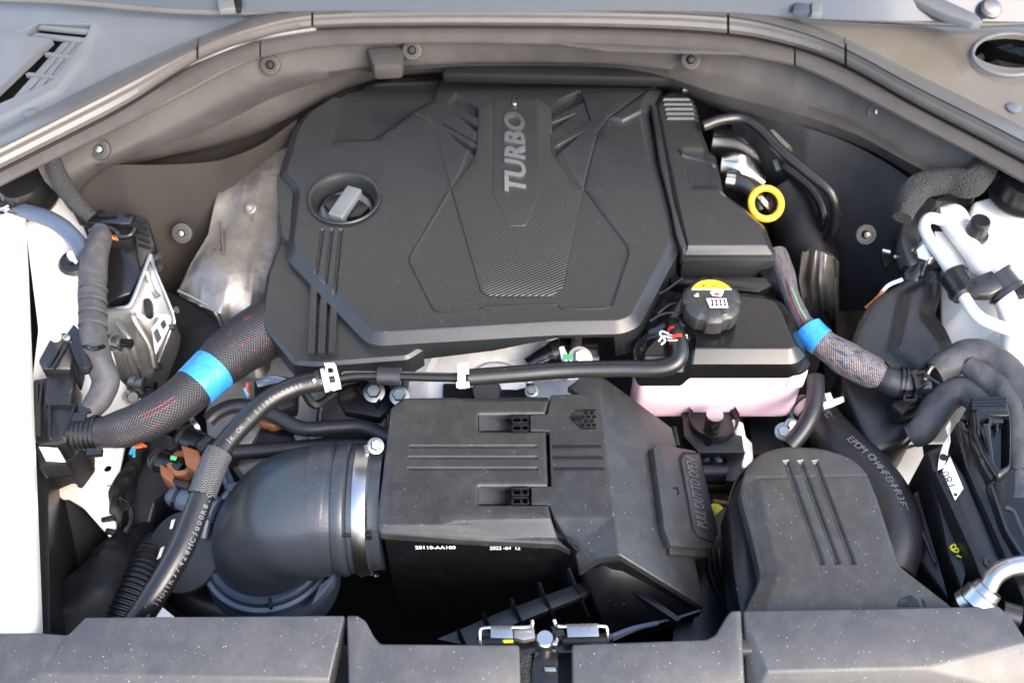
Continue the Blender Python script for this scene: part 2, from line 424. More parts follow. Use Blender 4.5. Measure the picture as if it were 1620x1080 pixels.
def catmull(pts, n=8):
    pts = [Vector(p) for p in pts]; out = []
    if len(pts) == 2: return [pts[0].lerp(pts[1], i / n) for i in range(n + 1)]
    q = [pts[0] * 2 - pts[1]] + pts + [pts[-1] * 2 - pts[-2]]
    for i in range(1, len(q) - 2):
        a, b, c, d = q[i - 1:i + 3]
        for j in range(n):
            t = j / n; out.append(.5 * ((2 * b) + (c - a) * t + (2 * a - 5 * b + 4 * c - d) * t * t + (3 * b - a - 3 * c + d) * t ** 3))
    out.append(pts[-1]); return out
def frames(path):
    n = len(path); res = []; u = None
    for i in range(n):
        t = (path[min(n - 1, i + 1)] - path[max(0, i - 1)]).normalized()
        if u is None: u = t.cross(Vector((0, 0, 1))); u = u.normalized() if u.length > .05 else t.orthogonal().normalized()
        u = (u - t * u.dot(t)).normalized(); res.append((t, u, t.cross(u)))
    return res
def pts3(pts, z=None):
    return [P(p[0], p[1], p[2] if len(p) > 2 else z) if not isinstance(p, Vector) else p for p in pts]
def tube(pts, r, n=18, seg=8, corr=None, radf=None, caps=True, flat=1.0, noise=0, raw=False):
    """hose along photograph points (px,py,z); r radius or list of radii at the points"""
    pp = pts3(pts); path = pp if raw else catmull(pp, seg)
    m = len(pp); rs = r if isinstance(r, (list, tuple)) else [r] * m; m = len(rs)
    if corr:                                   # resample finely for rings
        ln = sum((path[i + 1] - path[i]).length for i in range(len(path) - 1)); k = int(ln / corr[1] * 4) + 2
        cum = [0]
        for i in range(len(path) - 1): cum.append(cum[-1] + (path[i + 1] - path[i]).length)
        np_, tt = [], []
        for j in range(k):
            s = ln * j / (k - 1); i = max(0, min(len(cum) - 2, next((q for q in range(len(cum) - 1) if cum[q + 1] >= s), len(cum) - 2)))
            f = (s - cum[i]) / max(1e-9, cum[i + 1] - cum[i]); np_.append(path[i].lerp(path[i + 1], f)); tt.append((i + f) / (len(path) - 1))
        path = np_
    else: tt = [i / (len(path) - 1) for i in range(len(path))]
    fr = frames(path); vs, fs, uv = [], [], []; L = 0; Ls = []
    for i, (c, (t, u, v)) in enumerate(zip(path, fr)):
        if i: L += (path[i] - path[i - 1]).length
        Ls.append(L)
        x = tt[i] * (m - 1); k = min(m - 2, int(x)); f = x - k; f = f * f * (3 - 2 * f); rr = rs[k] * (1 - f) + rs[k + 1] * f
        if corr: rr += corr[0] * (1 if (i % 4) in (0, 1) else -1)
        for j in range(n):
            a = j * math.tau / n; q = rr * (1 + (noise * (math.sin(3 * a + L * 60) + math.sin(5 * a - L * 97 + 1)) if noise else 0))
            vs.append(c + u * math.cos(a) * q + v * math.sin(a) * q * flat)
    for i in range(len(path) - 1):
        for j in range(n):
            j2 = (j + 1) % n; fs.append((i * n + j, i * n + j2, (i + 1) * n + j2, (i + 1) * n + j))
            uv += [(j / n, Ls[i]), ((j + 1) / n, Ls[i]), ((j + 1) / n, Ls[i + 1]), (j / n, Ls[i + 1])]
    if caps:
        fs.append(tuple(range(n))[::-1]); uv += [(0, 0)] * n
        k = (len(path) - 1) * n; fs.append(tuple(range(k, k + n))); uv += [(0, 0)] * n
    return vs, fs, uv
def loft(rows, n=60, thick=0):
    """sheet through several curves given as (px,py,z) lists"""
    R = []
    for r in rows:
        p = catmull(pts3(r), 6); cum = [0]
        for i in range(len(p) - 1): cum.append(cum[-1] + (p[i + 1] - p[i]).length)
        o = []
        for j in range(n):
            s = cum[-1] * j / (n - 1); i = 0
            while i < len(cum) - 2 and cum[i + 1] < s: i += 1
            f = (s - cum[i]) / max(1e-9, cum[i + 1] - cum[i]); o.append(p[i].lerp(p[i + 1], f))
        R.append(o)
    vs = [v for r in R for v in r]; fs = []
    for i in range(len(R) - 1):
        for j in range(n - 1): fs.append((i * n + j, i * n + j + 1, (i + 1) * n + j + 1, (i + 1) * n + j))
    if thick:
        k = len(vs); vs2 = vs + [v + Vector((0, thick, -thick * .3)) for v in vs]
        fs2 = fs + [tuple(i + k for i in f[::-1]) for f in fs]
        bot = (len(R) - 1) * n
        for j in range(n - 1):
            fs2.append((j, k + j, k + j + 1, j + 1)); fs2.append((bot + j, bot + j + 1, k + bot + j + 1, k + bot + j))
        for i in range(len(R) - 1):
            fs2.append((i * n, (i + 1) * n, k + (i + 1) * n, k + i * n)); e = i * n + n - 1; fs2.append((e, k + e, k + e + n, e + n))
        return vs2, fs2
    return vs, fs
def facets(pts, faces, depth=.004, bev=.002, seg=2, down=None):
    """folded plate from points (px,py,z) and faces, given thickness downwards"""
    v3 = pts3(pts); bm = bmesh.new(); bv = [bm.verts.new(v) for v in v3]
    for f in faces: bm.faces.new([bv[i] for i in f])
    be = [e for e in bm.edges if len(e.link_faces) == 1]
    ex = bmesh.ops.extrude_edge_only(bm, edges=be)
    for g in ex['geom']:
        if isinstance(g, bmesh.types.BMVert):
            if down is not None: g.co.z = down
            else: g.co.z -= depth
    bmesh.ops.recalc_face_normals(bm, faces=bm.faces)
    if bev: bmesh.ops.bevel(bm, geom=[e for e in bm.edges if len(e.link_faces) == 2 and e.calc_face_angle(0) > rad(8)], offset=bev, segments=seg, profile=.5, affect='EDGES', clamp_overlap=True)
    return from_bm(bm)
_tc = {}
def glyphs(s, shear=0, bold=0, res=3):
    key = (s, shear, bold)
    if key not in _tc:
        cu = bpy.data.curves.new('t', 'FONT'); cu.body = s; cu.extrude = .5; cu.shear = shear; cu.offset = bold; cu.resolution_u = res
        o = bpy.data.objects.new('t', cu); COL.objects.link(o)
        dg = bpy.context.evaluated_depsgraph_get(); me = bpy.data.meshes.new_from_object(o.evaluated_get(dg))
        _tc[key] = ([v.co.copy() for v in me.vertices], [tuple(p.vertices) for p in me.polygons])
        bpy.data.objects.remove(o); bpy.data.curves.remove(cu); bpy.data.meshes.remove(me)
    return _tc[key]
def text(s, p0, p1, up, height, depth=.0006, shear=0, bold=0, n=None):
    """lettering from p0 to p1 (world) with its tops towards up"""
    vs, fs = glyphs(s, shear, bold); xs = [v.x for v in vs]; ys = [v.y for v in vs]
    x0, x1, y0, y1 = min(xs), max(xs), min(ys), max(ys)
    X = (p1 - p0); wd = X.length; X.normalize(); Nn = X.cross(up).normalized(); Y = Nn.cross(X)
    return [p0 + X * ((v.x - x0) / (x1 - x0) * wd) + Y * ((v.y - y0) / (y1 - y0) * height) + Nn * (v.z * depth) for v in vs], fs
def textpath(s, path, r, side, h, adv=None, start=0.0, flip=False, lift=.0002):
    """print wrapped along a hose path; side = world direction the print faces"""
    cum = [0]
    for i in range(len(path) - 1): cum.append(cum[-1] + (path[i + 1] - path[i]).length)
    adv = adv or h * .78; gs = []
    for k, ch in enumerate(s):
        if ch == ' ': continue
        q = start + k * adv
        if q >= cum[-1]: break
        i = 0
        while i < len(cum) - 2 and cum[i + 1] < q: i += 1
        f = (q - cum[i]) / (cum[i + 1] - cum[i]); c = path[i].lerp(path[i + 1], f); t = (path[i + 1] - path[i]).normalized()
        gw = glyphs(ch)[0]; wd = (max(v.x for v in gw) - min(v.x for v in gw)) * h / .72; hh = (max(v.y for v in gw) - min(v.y for v in gw)) * h / .72
        nrm = (Vector(side) - t * Vector(side).dot(t)).normalized()
        if flip: t = -t
        up = nrm.cross(t); p = c + nrm * (r + lift)
        gs.append(text(ch, p - up * h * .5 - t * wd * .5, p - up * h * .5 + t * wd * .5, up, hh, .0003))
    return join(*gs)
def campath(pts, seg=8): return catmull(pts3(pts), seg)
V3 = Vector
# =================================================================== large structure
g = join(box((0, .7, -.63), 2.2, 2.0, .02, 0, 0), box((-1.09, .7, -.35), .02, 2.0, .54, 0, 0), box((1.09, .7, -.35), .02, 2.0, .54, 0, 0), box((0, 1.69, -.25), 2.16, .02, .74, 0, 0))
o = solo('blackout_tub', g, 'ground', None, None, kind='structure'); o['label'] = 'dark tub added below the engine bay to block light'  # closed dark tub added to keep light out from below and the sides

M['concrete'] = mat('pale_concrete', (.34, .33, .31), .8, bump=(30, .4, .004), mottle=.12, mscale=3)
gp = bpy.data.meshes.new('pavement'); gp.from_pydata([(-40, -40, -.95), (40, -40, -.95), (40, 40, -.95), (-40, 40, -.95)], [], [(0, 1, 2, 3)]); gp.materials.append(M['concrete'])
go = bpy.data.objects.new('pavement', gp); COL.objects.link(go); go['kind'] = 'structure'; go['label'] = 'pale concrete ground under and around the car'

# --- windscreen
sc = T('windscreen', 'dark windscreen glass along the top edge behind the cowl', 'windscreen', P(810, 0, .17))
rows = [[(-60, -8, .19), (90, -2, .19), (300, 15, .185), (500, 20, .18), (810, 20, .18), (1150, 22, .18), (1350, 32, .185), (1560, 34, .19), (1700, 36, .19)],
        [(-60, -200, .36), (90, -200, .36), (300, -200, .37), (500, -200, .37), (810, -200, .37), (1150, -200, .37), (1350, -200, .37), (1560, -200, .36), (1700, -200, .36)]]
sc.add('glass', loft(rows, 40, .005), 'glass')
sc.add('lower_trim', tube([(-60, -2, .185), (90, 2, .185), (300, 19, .18), (480, 17, .175), (700, 12, .17), (1000, 14, .17), (1250, 26, .175), (1400, 31, .18), (1540, 38, .18), (1700, 30, .18)], .0055, seg=6, n=10), 'seal')
# wipers
wp = T('windscreen_wiper', 'wiper arm with round silver pivot cap in the top right corner', 'wiper arm', P(1565, 18, .2))
wp.add('arm', prism([(1430, -30), (1470, -12), (1545, 22), (1556, 34), (1540, 36), (1500, 24), (1400, -22)], .215, .014, .003), 'cowl')
wp.add('pivot_cap', lathe(P(1566, 18, .205), (0, -.3, 1), [(.015, 0), (.016, .006), (.013, .012), (.006, .0145)], 24), 'alu')
wp.add('blade', tube([(1440, -16, .2), (1500, 18, .2), (1552, 36, .2)], .006, n=8), 'deep')
w2 = T('windscreen_wiper', 'thin wiper stub crossing the windscreen edge left of centre', 'wiper arm', P(355, 8, .19))
w2.add('arm', prism([(338, -20), (366, -20), (372, 12), (346, 15)], .205, .012, .003), 'cowl')
w2.add('blade', prism([(366, -20), (384, -20), (380, 12), (372, 13)], .202, .012, .003), 'deep')
w3 = T('windscreen_wiper', 'grey wiper stub crossing the windscreen edge right of centre', 'wiper arm', P(1290, 10, .19))
w3.add('arm', prism([(1284, -25), (1302, -25), (1302, 21), (1284, 21)], .205, .012, .003), 'cowl')
w3.add('blade', prism([(1262, -15), (1282, -25), (1283, 20), (1254, 19)], .202, .012, .003), 'glass')
for i, (px, lb) in enumerate(((590, 'left washer nozzle peeping over the cowl edge'), (1014, 'right washer nozzle peeping over the cowl edge'))):
    solo('washer_nozzle', lathe(P(px, 0, .18), (0, 0, 1), [(.013, 0), (.012, .006), (.006, .011)], 18), 'gloss', lb, 'washer nozzle', 'washer nozzles at the windscreen edge')

# --- raised hood: stands open above the bay, outside the frame; its dark pad shades and is mirrored in the covers
hd_ = T('raised_hood', 'raised white hood with dark insulation pad standing open above the engine bay', 'hood', (0, 1.20, .27))
ha = rad(62); hu = V3((0, -math.cos(ha), math.sin(ha))); hn = V3((0, -math.sin(ha), -math.cos(ha))); hb = V3((0, 1.20, .27))
def hp_(x, t, off=0): return hb + V3((x, 0, 0)) + hu * t + hn * off
hd_.add('outer_skin', prism3([hp_(-.78, 0), hp_(.78, 0), hp_(.72, .9), (hp_(.45, 1.05)), hp_(-.45, 1.05), hp_(-.72, .9)], -hn * .02, .004), 'paint')
hd_.add('insulation_pad', prism3([hp_(-.60, .48, .012), hp_(.60, .48, .012), hp_(.55, .80, .012), hp_(.35, .95, .012), hp_(-.35, .95, .012), hp_(-.55, .80, .012)], -hn * .011, .003), 'insuld')

# --- cowl panels (upper plastic)
CWL = Pl(.150, 0, .10, 1.0)
cl = T('plastic_cowl', 'blue-grey plastic cowl panel with slatted vent at upper left', 'cowl panel', CWL.hit(200, 80))
cl.add('panel', relief([(-120, 60), (0, -25), (95, -4), (180, 12), (330, 20), (480, 22), (500, 20), (500, 44), (400, 60), (320, 95), (200, 150), (100, 200), (0, 250), (-120, 300)], CWL,
   [('poly', [(-130, 98), (60, 38), (150, 36), (160, 45), (140, 98), (100, 150), (-130, 262)], .014, .006),
    ('line', [(340, 25), (440, 28)], .004, .002)], wall=.02, rim=(.006, .004), grid=.025, holes=[[(60, 38), (146, 42), (140, 60), (118, 92), (84, 134), (4, 168), (-10, 175), (-40, 200), (-46, 190), (84, 66), (42, 62)]], holewall=.012), 'cowl')
hv = [((66, 40), (60, 44), (140, 52), (144, 46)), ((58, 52), (50, 56), (132, 66), (136, 60))]
for a in hv: cl.add('vent_slat', prism(a, .1535, .006, .001, pl=Pl(.1535, 0, .10, 1.0)), 'cowl')
for sl_ in ([(99, 67), (111, 66), (34, 157), (12, 164)], [(115, 64), (125, 62), (60, 144), (42, 152)], [(129, 60), (139, 58), (118, 90), (84, 132), (68, 138)]):
    cl.add('vent_slat', prism(sl_, .1535, .005, .0012, pl=Pl(.151, 0, .10, 1.0)), 'cowl')
for i in range(2):
    cl.add('vent_web', prism([(70 - i * 30, 86 + i * 32), (74 - i * 30, 82 + i * 32), (122 - i * 28, 88 + i * 32), (120 - i * 28, 92 + i * 32)], .1545, .007, .0008, pl=Pl(.1545, 0, .10, 1.0)), 'cowl')
cl.add('vent_shade_sheet', prism([(-80, 222), (20, 60), (50, 28), (156, 32), (158, 92), (94, 154), (4, 198)], .143, .002, 0, pl=Pl(.130, 0, .10, 1.0)), 'ground')  # dark sheet added under the slats to give the slots their shade
cl.add('clip', lathe(CWL.hit(49, 181), (0, 0, 1), [(.011, 0), (.011, .003), (.008, .0045)], 24), 'cowl')
cr = T('plastic_cowl', 'glossy grey-brown cowl panel with oval hole at upper right', 'cowl panel', CWL.hit(1500, 90))
M['cowl2'] = mat('warm_cowl_plastic', (.11, .096, .080), .3, bump=(700, .15, .0004), mottle=.15, mscale=6, dust=.03)
cr.add('panel', relief([(1150, 30), (1230, 28), (1400, 36), (1540, 42), (1700, 34), (1760, 300), (1620, 225), (1450, 140), (1330, 78), (1230, 46), (1150, 38)], CWL,
   [('poly', [(1455, 40), (1700, 40), (1760, 230), (1620, 175), (1520, 120), (1490, 75)], .025, .006)],
   wall=.02, rim=(.006, .004), grid=.025, holes=[('e', (1600, 86), .062, .036)], holewall=.008), 'cowl2')
cr.add('hole_rim', tube([(1600 + 61 * math.cos(a) , 86 + 33 * math.sin(a), .159) for a in [i * math.tau / 24 for i in range(25)]], .003, n=8, seg=3), 'cowl')
cr.add('hole_shade_dish', lathe(P(1600, 95, .06), (0, 0, 1), [(.001, 0), (.085, 0), (.085, .07)], 32, caps=False), 'ground')  # dark dish added under the hole for the shade inside it
cr.add('clip', lathe(CWL.hit(1603, 172), (0, 0, 1), [(.011, 0), (.011, .003), (.008, .0045)], 24), 'cowl')
solo('wiper_motor', join(lathe(P(1612, 112, .09), (0, .2, 1), [(.05, -.04), (.05, .01), (.042, .02), (.012, .022), (.012, .03)], 28), tube([(1540, 98, .1), (1565, 84, .1), (1600, 76, .1)], .006)), 'foam', 'dark rough round part seen inside the oval cowl hole', 'wiper motor')

# --- hood seal (upper rubber seal) in five pieces, lower strip in three
UA = [(-120, 275), (0, 217), (100, 167), (200, 117), (312, 65), (400, 32), (492, 12), (640, 7), (800, 6), (1000, 8), (1152, 14), (1250, 34), (1338, 66), (1450, 125), (1560, 180), (1700, 252)]
UB = [(-120, 330), (0, 270), (100, 220), (200, 168), (312, 98), (400, 66), (494, 47), (640, 43), (800, 43), (1000, 46), (1150, 55), (1250, 74), (1338, 106), (1450, 168), (1560, 225), (1700, 300)]
LB = [(-120, 356), (0, 296), (100, 247), (200, 198), (312, 140), (400, 96), (494, 76), (640, 70), (800, 70), (1000, 76), (1150, 87), (1250, 103), (1338, 142), (1450, 201), (1560, 258), (1700, 335)]
def seg_at(c, x0, x1, n=9):
    xs = [p[0] for p in c]; ys = [p[1] for p in c]
    pp = catmull([(x, y, 0) for x, y in c], 10); X = np.array([p.x for p in pp]); Y = np.array([p.y for p in pp])
    return [(x, float(np.interp(x, X, Y))) for x in np.linspace(x0, x1, n)]
def strip_rows(x0, x1, bands):
    """bands: (fraction from UA to UB or to LB, z)"""
    rows = []
    n = 11
    a, b, c = seg_at(UA, x0, x1, n), seg_at(UB, x0, x1, n), seg_at(LB, x0, x1, n)
    for f, z in bands:
        r = []
        for p, q, s in zip(a, b, c):
            y = p[1] * (1 - f) + q[1] * f if f <= 1 else q[1] * (2 - f) + s[1] * (f - 1)
            r.append((p[0], y, z))
        rows.append(r)
    return rows
hs = T('hood_seal', 'ribbed grey rubber hood seal arching over the whole engine bay', 'hood seal', P(810, 30, .17))
for x0, x1 in ((-120, 310), (314, 492), (496, 1150), (1154, 1336), (1340, 1700)):
    hs.add('seal_section', loft(strip_rows(x0, x1, [(-.12, .150), (0, .172), (.12, .182), (.28, .183), (.36, .176), (.48, .172), (.62, .170), (.8, .164), (.93, .157), (.97, .146), (1.0, .134), (1.05, .130)]), 70, .012), 'seal')
hs.add('gap_shade_strip', loft(strip_rows(-120, 1700, [(.85, .124), (1.0, .120), (1.15, .126)]), 120, .006), 'deep')  # dark filler added under the seam to supply the gap's shade
ls = T('cowl_front_strip', 'flat grey-brown strip below the hood seal following the arch', 'trim strip', P(810, 60, .14))
for x0, x1 in ((-120, 410), (413, 1256), (1259, 1700)):
    ls.add('strip_section', loft(strip_rows(x0, x1, [(1.03, .138), (1.06, .148), (1.12, .150), (1.45, .1475), (1.85, .143), (1.97, .139), (1.99, .125)]), 90, .012), 'seal2')
ls.add('long_tab', prism([(880, 68), (1000, 72), (1100, 77), (1174, 81), (1168, 85), (1060, 82), (960, 79)], .15, .004, .001), 'seal2')

# --- firewall insulation
fw = T('firewall_insulation', 'brown-grey moulded firewall insulation under the cowl, around the back of the bay', 'firewall insulation', P(810, 100, .1))
def fy(pts, z): return [(a, b, z) for a, b in pts]
f0 = fy([(60, 262), (200, 190), (312, 132), (400, 90), (494, 70), (640, 66), (800, 66), (1000, 70), (1150, 80), (1250, 98), (1338, 134), (1450, 196), (1560, 250)], .125)
f1 = fy([(72, 285), (205, 222), (320, 168), (420, 120), (520, 102), (640, 98), (800, 96), (1000, 98), (1120, 104), (1230, 138), (1330, 176), (1440, 235), (1545, 292)], .095)
f1b = fy([(85, 300), (190, 245), (325, 182), (425, 138), (525, 112), (640, 104), (800, 100), (1000, 104), (1130, 122), (1230, 152), (1330, 186), (1440, 247), (1535, 296)], .085)
f2 = fy([(100, 318), (175, 262), (330, 205), (440, 152), (540, 120), (640, 110), (800, 104), (1000, 110), (1140, 150), (1230, 172), (1340, 206), (1440, 258), (1520, 300)], .090)
f3 = fy([(110, 330), (165, 276), (335, 225), (450, 172), (550, 128), (640, 114), (800, 108), (1000, 116), (1150, 170), (1240, 194), (1350, 226), (1430, 266), (1505, 306)], .062)
f4 = fy([(115, 336), (150, 272), (335, 236), (450, 190), (555, 136), (640, 118), (800, 112), (1000, 120), (1160, 182), (1250, 208), (1360, 238), (1420, 268), (1490, 312)], .035)
f5 = fy([(120, 345), (165, 285), (340, 226), (450, 182), (555, 140), (640, 120), (800, 112), (1000, 124), (1170, 168), (1260, 192), (1365, 232), (1415, 270), (1470, 318)], .0)
def crumple(g, amp, sc):
    from mathutils import noise as nz
    def f(v):
        r = 1 - abs(nz.noise(v * sc * .8 + Vector((3.1, 1.7, 5.2)))) * 2.4
        return nz.noise(v * sc) + .4 * nz.noise(v * sc * 2.3) + .7 * max(0, r) ** 3
    return [v + Vector((0, -1, .3)) * amp * f(v) for v in g[0]], g[1]
g = loft([f0, f1, f1b, f2, f3, f4, f5], 160, .0)
fw.add('upper_panel', crumple(g, .003, 16), 'insul', smooth=70)
# side bulge, left brown panel with folds, and the dark deep panels further down
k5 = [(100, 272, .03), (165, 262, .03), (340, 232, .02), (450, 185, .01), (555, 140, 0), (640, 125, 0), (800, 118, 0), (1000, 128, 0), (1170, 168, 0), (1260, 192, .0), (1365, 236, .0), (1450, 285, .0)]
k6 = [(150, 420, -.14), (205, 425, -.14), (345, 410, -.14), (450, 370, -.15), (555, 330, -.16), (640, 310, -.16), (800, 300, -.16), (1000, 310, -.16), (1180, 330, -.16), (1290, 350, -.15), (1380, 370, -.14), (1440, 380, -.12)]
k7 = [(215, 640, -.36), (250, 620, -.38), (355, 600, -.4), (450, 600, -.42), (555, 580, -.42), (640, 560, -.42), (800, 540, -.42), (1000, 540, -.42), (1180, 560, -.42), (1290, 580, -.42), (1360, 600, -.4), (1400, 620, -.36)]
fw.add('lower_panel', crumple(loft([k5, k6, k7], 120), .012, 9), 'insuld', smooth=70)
# front-facing left insulation, folded
g = loft([[(84, 275, .085), (130, 262, .09), (200, 262, .085), (300, 258, .07), (400, 235, .05), (470, 190, .04)],
          [(105, 320, .06), (150, 320, .05), (215, 320, .04), (300, 318, .02), (380, 300, .0), (450, 280, -.02)],
          [(150, 400, .0), (190, 400, -.01), (240, 400, -.02), (300, 390, -.05), (360, 380, -.06), (440, 360, -.08)],
          [(200, 480, -.1), (230, 480, -.1), (260, 490, -.12), (300, 480, -.14), (360, 470, -.14), (440, 450, -.15)]], 70)
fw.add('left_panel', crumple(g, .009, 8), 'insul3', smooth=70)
# dark slab put in for the shaded gap behind the engine cover
fw.add('gap_shade_slab', prism([(700, 100), (790, 90), (1000, 94), (1090, 112), (1075, 124), (700, 116)], .085, .02, .006), 'deep')
fw.add('step', prism([(578, 74), (640, 72), (636, 102), (590, 104)], .124, .03, .008), 'insul')
# right dark smooth panel
g = loft([[(1150, 150, .075), (1250, 190, .07), (1350, 230, .065), (1420, 268, .06), (1480, 318, .05)],
          [(1160, 215, .0), (1250, 260, .0), (1350, 290, .0), (1415, 330, .0), (1440, 370, .0)],
          [(1220, 330, -.12), (1280, 370, -.12), (1345, 400, -.1), (1400, 430, -.08), (1440, 440, -.06)],
          [(1260, 440, -.22), (1290, 480, -.22), (1330, 490, -.2), (1390, 490, -.16), (1430, 490, -.12)]], 60)
fw.add('right_panel', crumple(g, .006, 9), 'insul2', smooth=70)
for px, py, z, m, r in ((158, 236, .106, 'zinc', .007), (428, 103, .118, 'deep', .007), (652, 80, .124, 'deep', .007), (1093, 95, .115, 'deep', .007), (1388, 177, .110, 'zinc', .007), (288, 369, .0, 'zinc', .006), (1370, 371, -.0, 'gloss', .0065)):
    c = fw.add('push_clip', join(lathe(P(px, py, z), (0, -.75, .65), [(.0155, -.004), (.0150, .001), (.0110, .002), (.0105, .0005)], 24)), 'insul')
    fw.add('stud', lathe(P(px, py, z), (0, -.75, .65), [(r, -.004), (r, .004), (r * .7, .007), (r * .2, .0075)], 16), m, parent=c)
for o_ in [o for o in bpy.data.objects if o.name.startswith('stud')]: pass

# --- foam strips
solo('foam_strip', tube([(84, 256, .125), (96, 285, .112), (118, 318, .092), (144, 344, .072)], [.012, .013, .012, .010], noise=.02, seg=10), 'foam', 'short dark foam strip beside the white strut tower on the left', 'foam strip')
solo('foam_strip', tube([(1562, 235, .12), (1555, 268, .11), (1535, 290, .105), (1500, 286, .10), (1462, 292, .095), (1440, 312, .09), (1428, 345, .08)], [.017, .020, .021, .019, .02, .02, .014], noise=.04, seg=12), 'foam', 'long curved dark foam strip above the white pipes on the right', 'foam strip')

# --- left white body side
lb = T('inner_fender', 'white painted inner fender behind the left rail with round holes and sealer', 'inner fender', P(110, 500, 0))
A = [(-60, 275, .05), (60, 290, .055), (92, 300, .05), (140, 350, .03), (160, 380, 0), (150, 450, -.02), (185, 540, -.06), (195, 600, -.10), (240, 640, -.15), (200, 700, -.18), (192, 760, -.20), (178, 850, -.24),
     (76, 765, -.10), (60, 700, -.08), (30, 1010, -.12), (20, 520, .02), (60, 410, .04), (-60, 1010, 0.0)]
lb.add('upper_panel', facets([(-60, 262, .058), (20, 290, .058), (92, 296, .050), (128, 350, .032), (150, 400, .018), (160, 450, .0), (110, 440, .03), (62, 350, .05), (-60, 340, .058), (38, 345, .04)],
    [(0, 1, 9, 8), (1, 2, 7, 9), (2, 3, 6, 7), (3, 4, 5, 6)], .004, .002), 'paint')
lb.add('sloping_panel', facets([(38, 345, .038), (62, 350, .046), (110, 440, .026), (160, 450, -.004), (168, 520, -.03), (190, 600, -.07), (240, 645, -.12), (150, 560, -.03), (60, 520, .0), (38, 700, -.03), (150, 680, -.10), (210, 690, -.15)],
    [(0, 1, 8), (1, 2, 7, 8), (2, 3, 4, 7), (4, 5, 7), (5, 6, 10, 7), (8, 7, 10, 9), (6, 11, 10)], .004, .003, down=None), 'paint')
lb.add('lower_panel', relief([(74, 730), (118, 700), (198, 696), (190, 735), (180, 780), (183, 830), (176, 852), (130, 800), (76, 768)], Pl(-.12, -.25, 0, 0, -.55),
    [('line', [(110, 738), (170, 738)], .004, .002)], wall=.004, rim=(.003, .002), holes=[('e', (170, 740), .0055, .006), ('e', (171, 767), .0035, .002)], holewall=.004), 'cream')
q = Pl(-.118, -.25, 0, 0, -.55)
lb.add('sealer_blob', join(lathe(q.hit(107, 775), (0, 0, 1), [(.016, 0), (.015, .002), (.009, .0035), (.002, .004)], 20, star=lambda t: 1 + .12 * math.sin(3 * t) + .06 * math.sin(7 * t)), lathe(q.hit(128, 750), (0, 0, 1), [(.010, 0), (.009, .002), (.002, .0035)], 16, star=lambda t: 1 + .2 * math.sin(4 * t))), 'sealer')
rl = T('fender_rail', 'long bright white fender rail down the left edge', 'fender rail', P(20, 700, .06))
rl.add('rail', loft([[(a + (b - a) * t - (10 if t == 0 else 0), 340 + 661 * t, z - .018 * t) for t in (0, .02, .1, .3, .6, 1)] for a, b, z in ((-160, -160, .064), (8, 26, .064), (18, 38, .0625), (27, 49, .058), (34, 57, .050), (39, 63, .038), (42, 68, .022))], 60), 'paint')
rl.add('bolt', hexbolt(P(14, 352, .064), (0, 0, 1), .011), 'paint')
rl.add('washer', lathe(P(14, 352, .063), (0, 0, 1), [(.024, 0), (.024, .002), (.02, .003)], 28), 'paint')
solo('strut_mount_cap', join(lathe(P(44, 316, .052), (0, 0, 1), [(.045, 0), (.046, .004), (.034, .006), (.033, .03), (.031, .036), (.02, .038)], 30, star=lambda t: 1 + .07 * max(0, math.cos(3 * t + 1)))), 'rubber', 'dark rubber strut cap under the cowl at upper left', 'strut cap')
solo('strut_mount_cap', join(lathe(P(1612, 312, .075), (0, 0, 1), [(.044, 0), (.045, .004), (.036, .006), (.035, .03), (.033, .036), (.02, .038)], 30)), 'rubber', 'dark rubber strut cap under the cowl at upper right', 'strut cap')

# --- right white body side
rb = T('inner_fender', 'white painted inner fender on the right behind the white pipes', 'inner fender', P(1560, 500, 0))
rb.add('tower', facets([(1540, 318, .06), (1640, 290, .075), (1800, 290, .075), (1800, 560, .04), (1620, 480, .035), (1560, 440, .04), (1522, 380, .045)], [(0, 1, 2, 3, 4, 5, 6)], .03, .006, 3), 'paint')
rb.add('side_panel', facets([(1500, 375, .0), (1525, 370, .03), (1565, 440, .02), (1640, 480, .02), (1800, 560, .02), (1800, 760, -.03), (1560, 700, -.06), (1440, 700, -.12), (1395, 770, -.16), (1440, 610, -.10), (1490, 520, -.05), (1488, 430, -.02)],
    [(0, 1, 2, 11), (2, 10, 11), (2, 3, 9, 10), (3, 4, 5, 6), (3, 6, 9), (6, 7, 9), (7, 8, 9)], .004, .004, 3), 'paint')
rb.add('bracket_plate', prism([(1478, 366), (1520, 366), (1545, 430), (1520, 440), (1490, 400)], .035, .004, .001), 'cream')
rb.add('foot', facets([(1395, 745, -.15), (1412, 716, -.14), (1460, 700, -.13), (1468, 760, -.14), (1440, 790, -.17), (1420, 790, -.17)], [(0, 1, 2, 3, 4, 5)], .02, .004), 'paint')
# =================================================================== engine cover
CV = Pl(.060, 0, -.01, .53, q=.02)

